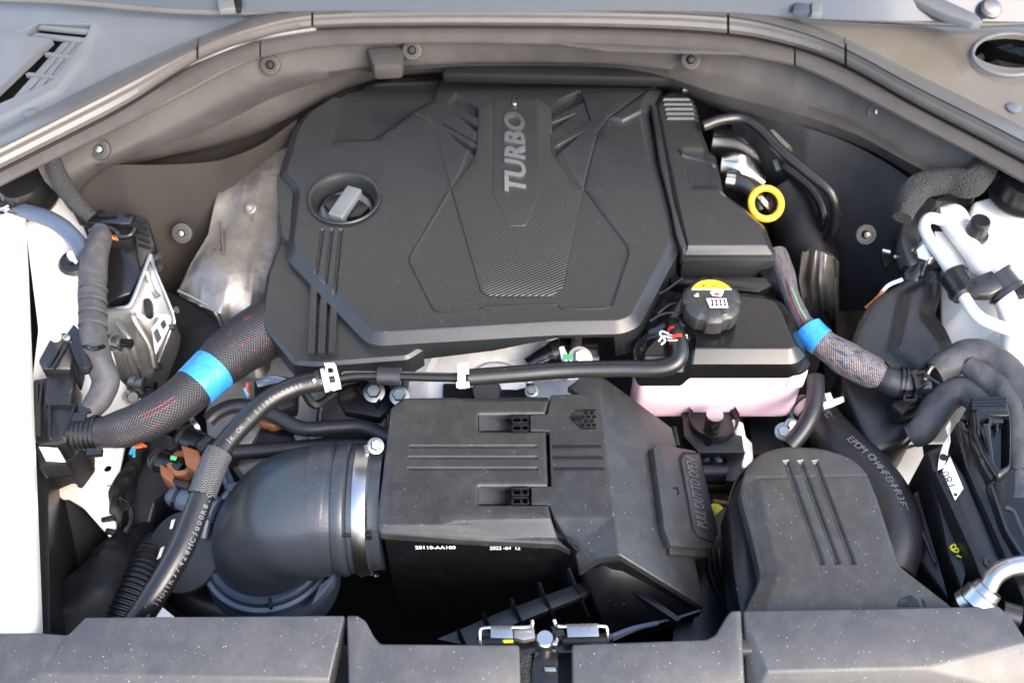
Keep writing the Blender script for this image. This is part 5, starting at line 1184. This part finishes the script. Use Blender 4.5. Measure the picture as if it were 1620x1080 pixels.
bb.add('arc_rim', tube([(106, 570, .022), (116, 590, .02), (114, 615, .016), (104, 632, .012)], .004, n=8), 'gloss')
bb.add('main_box', facets([(52, 600, .012), (78, 596, .012), (76, 630, .01), (120, 630, .008), (128, 650, .004), (104, 700, -.005), (56, 700, -.005)], [(0, 1, 2, 3, 4, 5, 6)], .08, .003), 'black')
for a, b in (((58, 604), (58, 690)), ((66, 604), (62, 640)), ((62, 640), (62, 690)), ((78, 640), (78, 690)), ((80, 640), (118, 640)), ((118, 640), (100, 690))): bb.add('rib', seg2(a, b, 4, .016, .008), 'gloss')
bb.add('lower_block', facets([(56, 700, -.02), (104, 696, -.02), (130, 665, -.02), (130, 708, -.03), (108, 738, -.05), (100, 734, -.05), (60, 742, -.04)], [(0, 1, 2, 3, 4, 5, 6)], .06, .003), 'deep')
bb.add('label_wedge', prism([(58, 706), (62, 740), (66, 736), (104, 732), (96, 710), (64, 702)], -.014, .03, .002), 'rubber2')
bb.add('label', prism([(61, 706), (91, 708), (104, 730), (73, 729)], -.0125, .001, .0003), 'label')
bb.add('fins', join(*[seg2((96, 740 + k * 9), (112, 736 + k * 9), 3, -.05, .01) for k in range(2)]), 'deep')
bb.add('side_wall', prism([(50, 735), (60, 742), (76, 735), (80, 1010), (60, 1010)], -.05, .3, .003), 'black')

# braided sleeve left
bs = T('braided_harness', 'fat black braided harness with blue tape leading under the engine cover', 'wiring harness', P(280, 620, 0))
bpt = [(140, 684, -.012), (160, 684, -.010), (200, 676, -.004), (250, 655, .004), (290, 628, .006), (330, 592, .006), (365, 560, .004), (405, 532, -.002), (450, 505, -.012), (490, 480, -.03)]
bs.add('sleeve', tube(bpt, [.0165, .021, .026, .0285, .0295, .0310, .0370, .0410, .042, .040], n=40, seg=12), 'sleeve')
bpth = campath(bpt, 12)
bs.add('blue_tape', tube(bpth[53:64], [.0312, .0322, .0335], n=36, raw=True), 'tapeband')
bs.add('collar', join(*[tube([(120 + k * 7.5, 684, -.012), (125 + k * 7.5, 684, -.012)], .0245 - .0012 * (k % 2), n=26, seg=2) for k in range(5)], tube([(118, 684, -.012), (156, 684, -.012)], .0215, n=26, seg=2)), 'rubber')
for c_ in (box(P(124, 662, .01), .022, .014, .01, .1), box(P(150, 716, .0), .02, .01, .008, .1), box(P(135, 650, .012), .014, .012, .008, .5)): bs.add('collar_clip', c_, 'black')
bs.add('red_strands', join(*[tube([v + V3((.004 + .004 * k, -.010 - .003 * k, .0272 - .0028 * k)) for v in bpth[30:46]], .0007, n=5, raw=True) for k in range(2)]), 'redwire')

# dark liner and heat shield left of the engine
dk = facets([(252, 452, -.04), (284, 468, -.05), (345, 505, -.06), (352, 530, -.08), (300, 640, -.16), (230, 720, -.24), (195, 650, -.20), (240, 580, -.14), (262, 510, -.08)], [(0, 1, 2, 3, 4, 5, 6, 7, 8)], .02, .004)
solo('splash_liner', dk, 'deep', 'smooth dark liner between the control unit and the metal heat shield', 'splash liner')
hsd = T('heat_shield', 'embossed metal heat shield behind the left edge of the engine cover', 'heat shield', P(360, 420, -.05))
g = loft([[(345, 300, .02), (372, 280, .02), (410, 262, .02), (440, 235, .02), (462, 225, .015)],
          [(338, 330, .01), (365, 318, .01), (400, 310, .015), (440, 300, .01), (460, 300, .005)],
          [(330, 370, .0), (352, 360, -.005), (390, 365, .0), (430, 370, -.005), (460, 370, -.01)],
          [(300, 420, -.01), (332, 395, .002), (380, 400, -.004), (405, 430, -.02), (450, 430, -.03)],
          [(284, 455, -.02), (330, 430, .0), (385, 440, -.012), (408, 480, -.04), (440, 480, -.05)],
          [(284, 466, -.035), (340, 494, -.03), (366, 500, -.04), (404, 520, -.06), (440, 520, -.07)],
          [(310, 480, -.07), (350, 520, -.07), (372, 540, -.08), (405, 560, -.1), (440, 560, -.11)]], 60, .003)
hsd.add('sheet', crumple(g, .006, 22), 'foil', smooth=60)
hsd.add('edge_bead', tube([(282, 460, -.022), (300, 468, -.024), (330, 484, -.03), (342, 496, -.035), (352, 520, -.06)], .0028, n=8), 'alu')
hsd.add('crease', tube([(349, 352, .008), (351, 375, .006), (353, 400, .004)], .0025, n=8), 'foil')
hsd.add('rivet', lathe(P(396, 329, .022), (0, -.6, .8), [(.009, 0), (.006, .002), (.003, -.001)], 14), 'foil')
solo('exhaust_pipe', tube([(405, 440, -.06), (398, 480, -.08), (395, 530, -.12), (405, 600, -.16)], [.03, .028, .03, .03], noise=.02), 'foil', 'dull metal pipe between heat shield and engine cover', 'pipe')

# left lower area
lo = T('wheel_liner', 'black wheel liner and ducting low behind the front left cover panel', 'wheel liner', P(130, 880, -.2))
lo.add('upper_wall', facets([(70, 775, -.11), (76, 768, -.10), (130, 800, -.14), (176, 856, -.19), (185, 880, -.24), (140, 1010, -.26), (60, 1010, -.2)], [(0, 1, 2, 3, 4, 5, 6)], .02, .004), 'deep')
lo.add('duct', tube([(120, 1010, -.16), (150, 950, -.14), (180, 900, -.14), (205, 870, -.15), (230, 850, -.17)], [.05, .045, .038, .03, .025], noise=.05), 'deep')
lo.add('corrugated_hose', tube([(180, 1010, -.14), (205, 950, -.13), (232, 895, -.13), (250, 860, -.14)], .022, corr=(.0016, .007)), 'black')
wl = T('front_wiring', 'black wiring bundle hanging beside the white lower panel on the left', 'wiring', P(195, 780, -.15))
wl.add('bundle', tube([(232, 700, -.13), (215, 735, -.13), (198, 765, -.13), (188, 795, -.13), (182, 835, -.14), (196, 860, -.15)], [.006, .010, .015, .018, .013, .012], noise=.12), 'deep')
for c_ in (box(P(197, 762, -.11), .014, .010, .01, .3), box(P(172, 822, -.12), .018, .007, .01, .3), box(P(176, 842, -.12), .014, .007, .01, -.2), box(P(208, 742, -.11), .010, .008, .006, .3)): wl.add('clip', c_, 'black')
wl.add('red_wires', join(tube([(205, 704, -.10), (220, 702, -.10), (232, 706, -.10)], .0022, n=6), tube([(210, 708, -.10), (226, 706, -.10)], .002, n=6)), 'orange')
wl.add('blue_wires', join(tube([(206, 718, -.10), (210, 708, -.10)], .0022, n=6), tube([(212, 722, -.10), (212, 708, -.10)], .0022, n=6)), 'bluew')
wl.add('loop', tube([(190, 790, -.11), (203, 800, -.10), (208, 820, -.11), (200, 842, -.12)], .004, n=8), 'gloss')
sp = solo('engine_side_cover', crumple(facets([(200, 705, -.15), (262, 680, -.13), (290, 700, -.14), (300, 760, -.17), (250, 800, -.15), (236, 840, -.16), (196, 862, -.18), (205, 780, -.15)], [(0, 1, 2, 3, 4, 5, 6, 7)], .05, .01, 4), .002, 20), 'rubber2', 'smooth dark moulded cover left of the brown connectors', 'side cover')
pu = T('drive_pulley', 'dark round pulley face with two white marks left of the long hose', 'pulley', P(290, 880, -.12))
pu.add('disc', lathe(P(290, 872, -.11), (-.25, -.35, .9), [(.05, -.02), (.056, -.004), (.054, .0), (.040, .002), (.022, .004)], 40), 'rubber2')
pu.add('white_mark', prism([(271, 822), (277, 820), (273, 834), (268, 836)], -.095, .002, .0004), 'white')
pu.add('white_mark', prism([(254, 866), (260, 863), (254, 880), (248, 884)], -.100, .002, .0004), 'white')
pu.add('pale_gap', prism([(298, 880), (312, 858), (316, 905), (306, 915), (298, 905)], -.13, .01, .002), 'sealer')
solo('lower_hose', tube([(262, 905, -.20), (300, 935, -.20), (340, 960, -.20), (420, 985, -.20)], .030, n=28, seg=10), 'black', 'thick black hose running right beneath the long hose', 'hose')
solo('pale_panel', prism([(240, 975), (252, 955), (278, 976), (278, 1010), (236, 1010)], -.06, .01, .002), 'cream', 'small pale triangle seen just above the left front cover panel', 'bracket')

# =================================================================== right side: pipes, harness, fuse tray
ac = T('white_pipe', 'thin white air-conditioning pipe with hooked end on the right', 'pipe', P(1500, 400, .05))
ac.add('pipe', tube([(1512, 350, .055), (1490, 348, .055), (1470, 345, .055), (1462, 358, .052), (1470, 378, .05), (1492, 410, .05), (1515, 448, .05), (1525, 470, .045), (1545, 498, .045), (1575, 514, .045), (1640, 535, .045)], .0085, n=20), 'paint')
ac2 = T('white_pipe', 'thick white air-conditioning pipe under the black saddle on the right', 'pipe', P(1560, 430, .05))
ac2.add('pipe', tube([(1502, 345, .05), (1520, 372, .05), (1540, 400, .05), (1562, 436, .05), (1588, 470, .04), (1600, 510, .02), (1602, 560, .0), (1600, 640, -.02)], [.018, .016, .015, .0155, .016, .016, .016, .016], n=26), 'paint')
ac2.add('fitting', tube([(1484, 342, .052), (1506, 344, .052), (1518, 362, .05)], [.014, .021, .0195], n=26), 'paint')
sd_ = T('pipe_saddle', 'black double rubber saddle clamping both white pipes', 'pipe clamp', P(1550, 450, .06))
sd_.add('left_cup', tube([(1508, 436, .052), (1528, 466, .05)], [.0195, .0195], n=26, seg=3), 'rubber')
sd_.add('right_cup', tube([(1571, 436, .055), (1596, 466, .045)], [.0245, .0245], n=26, seg=3), 'rubber')
for a in ((1508, 436, .052), (1523, 459, .05)): sd_.add('cup_rim', cuff(P(*a), .0185, .0030, .004, 0, 360, P(1528, 466, .05) - P(1508, 436, .052)), 'rubber')
for a in ((1573, 438, .055), (1592, 462, .047)): sd_.add('cup_rim', cuff(P(*a), .0240, .0030, .004, 0, 360, P(1596, 466, .045) - P(1571, 436, .055)), 'rubber')
sd_.add('bridge', facets([(1524, 432, .066), (1540, 438, .068), (1570, 426, .076), (1590, 455, .066), (1568, 466, .060), (1548, 466, .058), (1532, 458, .058)], [(0, 1, 2, 3, 4, 5, 6)], .012, .003), 'rubber')
sd_.add('foot', join(prism([(1606, 446), (1640, 448), (1640, 470), (1606, 466)], .045, .01, .002)), 'rubber')
solo('service_cap', join(lathe(P(1543, 369, .062), (0, 0, 1), [(.019, -.006), (.019, .0), (.0150, .002), (.0140, .024), (.0125, .027), (.004, .027)], 28)), 'rubber', 'small black service cap standing on the thick white pipe', 'cap')
sn2 = T('pressure_sensor', 'clear and silver hex pressure sensor above a black plug on the right', 'sensor', P(1455, 400, .02))
sn2.add('hex', lathe(P(1461, 402, .020), (-.25, -.55, .8), [(.020, -.03), (.021, -.02), (.021, -.004), (.018, .0), (.013, .002), (.012, .02)], 6), 'steel')
sn2.add('stem', tube([(1461, 402, .02), (1468, 378, .04)], [.016, .010], n=20), 'alu')
sn2.add('plug', tube([(1456, 418, .005), (1446, 438, -.005), (1438, 462, -.02)], [.019, .021, .017], n=14), 'gloss')
sn2.add('lead', tube([(1428, 442, .0), (1405, 452, -.01), (1390, 470, -.02), (1372, 492, -.03)], .003, n=8), 'bluew' if False else 'label')
sn2.add('orange_lead', tube([(1398, 462, -.012), (1384, 476, -.02), (1370, 488, -.03)], .0035, n=8), 'orange')
solo('body_recess', join(prism([(1392, 398), (1422, 372), (1430, 396), (1416, 412), (1400, 424)], -.02, .01, .003)), 'deep', 'dark recess with a shiny stud in the right insulation', 'recess')
solo('recess_stud', join(tube([(1396, 396, -.005), (1408, 399, -.005)], .0045, n=10), lathe(P(1417, 407, -.01), (0, -.5, .8), [(.003, 0), (.004, .004), (.002, .006)], 10)), 'steel', 'shiny metal stud inside the dark recess on the right', 'stud')
solo('grommet_plate', relief([(1430, 345), (1460, 315), (1500, 304), (1545, 306), (1528, 350), (1500, 400), (1440, 420), (1425, 380)], .02, [('poly', [(1450, 335), (1480, 318), (1545, 316), (1520, 370), (1450, 400)], .008, -.008)], wall=.03, rim=(.004, .003), corner=.01), 'seal2', 'dull grey plate with curved edge behind the white pipes', 'plate')

wt = T('washer_tank', 'smooth black contoured panel between the engine bay and right white fender', 'side panel', P(1420, 600, -.05))
wt.add('panel', relief([(1380, 470), (1420, 448), (1450, 425), (1484, 420), (1492, 440), (1488, 470), (1480, 495), (1496, 512), (1512, 545), (1518, 580), (1480, 620), (1440, 700), (1380, 720), (1330, 600), (1350, 520)], Pl(-.05, .1, .30, .5, .5),
    [('poly', [(1420, 460), (1480, 430), (1478, 480), (1470, 500), (1500, 540), (1508, 580), (1460, 610), (1400, 560)], .02, .010)], wall=.2, rim=(.010, .008), corner=.02, grid=.02), 'black')
wt.add('rib', tube([(1424, 472, -.01), (1420, 500, -.02), (1412, 560, -.04), (1398, 590, -.05)], .0045, n=8), 'black')
wt.add('lower_wall', prism([(1300, 560), (1400, 580), (1400, 760), (1380, 800), (1310, 640)], -.22, .1, .005), 'deep')

h3 = T('speckled_harness', 'colour-speckled braided harness with blue tape right of the coolant reservoir', 'wiring harness', P(1300, 540, 0))
sp3 = [(1226, 405, .015), (1240, 430, .018), (1252, 470, .018), (1268, 505, .015), (1285, 528, .012), (1305, 545, .010), (1340, 568, .005), (1378, 588, .0), (1395, 596, -.002)]
h3.add('sleeve', tube(sp3, [.019, .015, .012, .013, .018, .020, .024, .023, .017], n=30, seg=10), 'sleeve2')
pth3 = campath(sp3, 10)
h3.add('blue_tape', tube(pth3[36:49], .0212, n=30, raw=True), 'tapeband')
h3.add('dark_core', tube([(1206, 405, .005), (1222, 440, .008), (1242, 470, .008)], [.016, .014, .006], noise=.1), 'deep')
h3.add('green_wire', tube([(1252, 455, .030), (1268, 492, .028), (1286, 518, .026)], .0010, n=6), 'green')
h3.add('pink_wire', tube([(1244, 440, .031), (1256, 480, .031), (1272, 512, .029)], .0010, n=6), 'redwire')
h3.add('end_hose', tube([(1390, 594, -.002), (1408, 602, -.004), (1425, 608, -.006)], [.0165, .019, .020], n=22), 'rubber2')
h3.add('end_clamp', join(*[cuff(P(1424 + k * 7, 605 + k, -.005), .0205, .003, .004, 0, 360, (1, -.2, 0)) for k in range(2)]), 'gloss')
cn = T('harness_connector', 'black glossy harness junction block at the right end of the speckled harness', 'connector', P(1460, 610, 0))
cn.add('body', join(tube([(1428, 608, -.006), (1470, 604, .002)], [.020, .022], n=18), prism([(1400, 570), (1420, 568), (1434, 590), (1418, 596)], .008, .02, .002), prism([(1440, 586), (1458, 580), (1470, 606), (1450, 616)], .018, .03, .003)), 'gloss')
cn.add('base_plate', prism([(1410, 640), (1440, 616), (1520, 596), (1524, 602), (1520, 610), (1470, 624), (1440, 640), (1428, 655)], -.012, .014, .003), 'deep')
cn.add('clip', join(tube([(1466, 580, .02), (1470, 570, .022), (1478, 566, .022), (1480, 560, .022)], .0018, n=6), tube([(1466, 592, .03), (1476, 600, .03), (1486, 606, .03)], .0018, n=6), tube([(1462, 600, .02), (1475, 580, .03), (1490, 592, .02)], .004, n=8)), 'gloss')
cn.add('window', join(seg2((1431, 624), (1449, 624), 3, .0, .004), seg2((1431, 632), (1449, 632), 3, .0, .004), seg2((1431, 624), (1431, 632), 3, .0, .004), seg2((1449, 624), (1449, 632), 3, .0, .004)), 'rubber2')
cn.add('bracket', prism([(1412, 620), (1455, 612), (1460, 640), (1430, 650), (1414, 642)], -.02, .03, .004), 'black')
for pts, r, lab in (([(1478, 590, .015), (1500, 575, .022), (1530, 562, .028), (1560, 565, .03), (1590, 590, .03), (1620, 640, .03), (1660, 700, .03)], [.018, .020, .021, .022, .025, .027, .027], 'upper grey cloth-taped cable bending over the white fender'),
                    ([(1440, 690, -.03), (1458, 680, -.02), (1480, 650, -.01), (1500, 625, .0), (1525, 618, .008), (1552, 636, .012), (1566, 660, .01)], [.016, .019, .021, .021, .020, .019, .018], 'lower grey cloth-taped cable looping into the large black connector')):
    solo('taped_cable', tube(pts, r, n=26, seg=10, noise=.03), 'tape', lab, 'cable')
solo('taped_cable', tube([(1530, 575, .03), (1560, 600, .028), (1590, 625, .03), (1605, 690, .03), (1610, 740, .03), (1612, 800, .03)], [.014, .018, .022, .022, .022, .022], n=26, seg=10, noise=.03), 'tape', 'grey cloth-taped cable dropping down the right edge beside the connector', 'cable')
bc = T('large_connector', 'large black connector with curved hood at the right edge', 'connector', P(1570, 680, .02))
bc.add('hood', relief([(1536, 630), (1546, 624), (1590, 624), (1600, 640), (1604, 680), (1602, 740), (1580, 756), (1556, 720), (1540, 680)], .058, [('poly', [(1549, 665), (1562, 656), (1598, 656), (1598, 735), (1580, 745), (1560, 712), (1550, 690)], .006, -.016)], wall=.05, rim=(.008, .006), corner=.008), 'gloss')
bc.add('lever', tube([(1556, 676, .052), (1562, 700, .052), (1568, 735, .05), (1572, 748, .048)], [.009, .006, .005, .004], n=14), 'gloss')
bc.add('ribs', join(*[seg2((1538, 630 + k * 5), (1592, 629 + k * 5), 5, .060, .004) for k in range(4)]), 'gloss')
bc.add('window', join(prism([(1570, 658), (1588, 658), (1588, 668), (1570, 668)], .052, .006, .001), seg2((1568, 660), (1564, 684), 5, .054, .008), seg2((1578, 668), (1578, 682), 3, .05, .004)), 'rubber2')
teeth = [box(P(1528 + random.uniform(-4, 6) + k * 2.4, 665 + k * 9, .035 - k * .001), .012, .007, .012, random.uniform(-.5, .5)) for k in range(9)]
bc.add('terminals', join(*teeth), 'gloss')
ft = T('fuse_tray', 'long black fuse box tray with a white T80 sticker at lower right', 'fuse box', P(1520, 820, 0))
ft.add('inner_rail', facets([(1462, 715, .0), (1480, 712, .0), (1506, 800, -.01), (1530, 905, -.02), (1520, 940, -.03), (1500, 880, -.03)], [(0, 1, 2, 3, 4, 5)], .12, .004), 'black')
ft.add('label_rail', facets([(1466, 712, .012), (1494, 700, .02), (1504, 716, .022), (1528, 752, .022), (1586, 884, .012), (1560, 930, .010), (1540, 880, .010), (1488, 765, .012)], [(0, 1, 2, 3, 4, 5, 6, 7)], .10, .005, 3), 'black')
ft.add('rail_slot', prism([(1470, 718), (1486, 714), (1486, 742), (1476, 744)], .019, .002, .001), 'deep')
ft.add('outer_case', facets([(1512, 668, .035), (1524, 660, .04), (1560, 740, .035), (1580, 800, .03), (1620, 880, .025), (1660, 960, .02), (1620, 950, .02), (1590, 880, .025), (1530, 742, .03)], [(0, 1, 2, 3, 4, 5, 6, 7, 8)], .12, .004), 'gloss')
ft.add('right_cover', facets([(1562, 760, .045), (1600, 738, .055), (1700, 720, .06), (1700, 960, .05), (1630, 900, .04), (1588, 840, .036)], [(0, 1, 2, 3, 4, 5)], .06, .008, 3), 'gloss')
ft.add('latch', tube([(1590, 802, .046), (1602, 808, .046), (1612, 830, .044), (1620, 850, .044)], .003, n=8), 'rubber2')
ft.add('front_wall', facets([(1440, 790, -.06), (1468, 745, -.05), (1510, 850, -.05), (1530, 950, -.06), (1505, 960, -.07), (1450, 880, -.07)], [(0, 1, 2, 3, 4, 5)], .1, .004), 'black')
ft.add('ridge', join(tube([(1450, 820, -.05), (1480, 890, -.05)], .003, n=8), tube([(1505, 862, -.04), (1530, 935, -.045)], .003, n=8)), 'rubber2')
ft.add('metal_hook', facets([(1493, 700, .024), (1500, 690, .024), (1496, 676, .024), (1503, 664, .026), (1505, 670, .026), (1503, 684, .026), (1504, 698, .025), (1500, 714, .024), (1494, 738, .022), (1484, 742, .022), (1486, 722, .024)], [tuple(range(11))], .003, .0006), 'sealer')
ft.add('hook_hole', lathe(P(1493, 723, .0262), (0, 0, 1), [(.0048, -.001), (.0048, .0008)], 16), 'deep')
tq = PT(P(1488, 765, .012), P(1528, 752, .022), P(1586, 884, .012), .0045)
stk = [(1491, 745), (1503, 722), (1524, 772), (1511, 791)]
ft.add('sticker', prism3([tq.hit(*p) for p in stk], -tq.n * .0006, .0001, 1), 'label')
tq2 = PT(P(1488, 765, .012), P(1528, 752, .022), P(1586, 884, .012), .0049)
a, b = tq2.hit(1514, 771), tq2.hit(1500, 743)
ft.add('sticker_print', text('T80', a, b, (tq2.hit(1490, 765) - tq2.hit(1505, 757)).normalized() , .0115, .0003), 'inkk')
ft.add('sticker_mark', lathe(tq2.hit(1512, 782), tq2.n, [(.0024, 0), (.0024, .0003)], 14), 'inkk')
a, b = P(1515, 872, -.045), P(1502, 860, -.045)
M['yellowink'] = mat('yellow_ink', (.70, .70, .03), .5)
ft.add('chalk_mark', join(*[tube(p, .0011, n=6) for p in ([(1503, 866, -.015), (1508, 861, -.015), (1512, 862, -.015), (1510, 868, -.015), (1505, 868, -.015), (1510, 872, -.015), (1516, 872, -.015), (1515, 867, -.015), (1510, 868, -.015)], [(1514, 878, -.015), (1521, 881, -.015)])]), 'yellowink')
ft.add('moulded_badge', lathe(P(1567, 888, .0145), (0, 0, 1), [(.0085, 0), (.0085, .001), (.0075, .001), (.0072, .0003)], 26), 'rubber2')
ft.add('badge_mark', join(seg2((1563, 884), (1571, 892), 2, .0155, .001), seg2((1566, 882), (1566, 894), 2, .0155, .001), seg2((1569, 883), (1569, 893), 2, .0155, .001)), 'rubber2')
ft.add('inner_panel', prism([(1465, 800), (1480, 795), (1500, 850), (1488, 860)], -.12, .02, .002), 'rubber2')
sp4 = solo('splash_cover', prism([(1430, 760), (1480, 740), (1540, 1010), (1440, 1010)], -.26, .02, .002), 'deep', 'dark panel deep below the fuse box tray', 'panel')
ap = T('metal_pipe', 'bare aluminium pipe with hex union at the lower right edge', 'pipe', P(1580, 910, .03))
ap.add('pipe', tube([(1556, 942, .052), (1562, 930, .056), (1572, 912, .062), (1588, 900, .066), (1610, 894, .068), (1680, 888, .068)], .0112, n=26), 'band')
ap.add('union', lathe(P(1546, 950, .045), P(1560, 935, .055) - P(1546, 950, .045), [(.018, -.006), (.021, -.004), (.021, .010), (.0175, .012), (.0165, .020), (.014, .021)], 12), 'band')
ap.add('lower_union', lathe(P(1534, 952, .035), P(1556, 938, .05) - P(1534, 952, .035), [(.015, -.008), (.018, -.006), (.018, .004), (.015, .006), (.015, .008), (.018, .010), (.018, .016)], 16), 'band')
ap.add('stub', tube([(1584, 968, .03), (1612, 976, .03)], .014, n=20), 'rubber')
print('objects', len(bpy.data.objects), 'tris', sum(len(o.data.polygons) for o in bpy.data.objects if o.type == 'MESH'))
GR = {'front_cover': 'front cover panels above the radiator', 'quick_connector': 'quick connectors beside the intake elbow', 'white_pipe': 'white air-conditioning pipes on the right', 'taped_cable': 'cloth-taped cables on the right',
      'hose_clamp': 'clamps on the hoses', 'windscreen_wiper': 'wipers at the windscreen edge', 'thin_hose': 'thin dark hoses left of the air box', 'strut_mount_cap': 'rubber strut caps', 'foam_strip': 'foam strips at the firewall corners',
      'coolant_pipe': 'black pipes behind the engine cover', 'engine_bolt': 'bolts between the thin hoses', 'inner_fender': 'white inner fenders', 'plastic_cowl': 'plastic cowl halves'}
for o in bpy.data.objects:
    b = o.name.split('.')[0]
    if o.parent is None and b in GR and 'label' in o: o['group'] = GR[b]
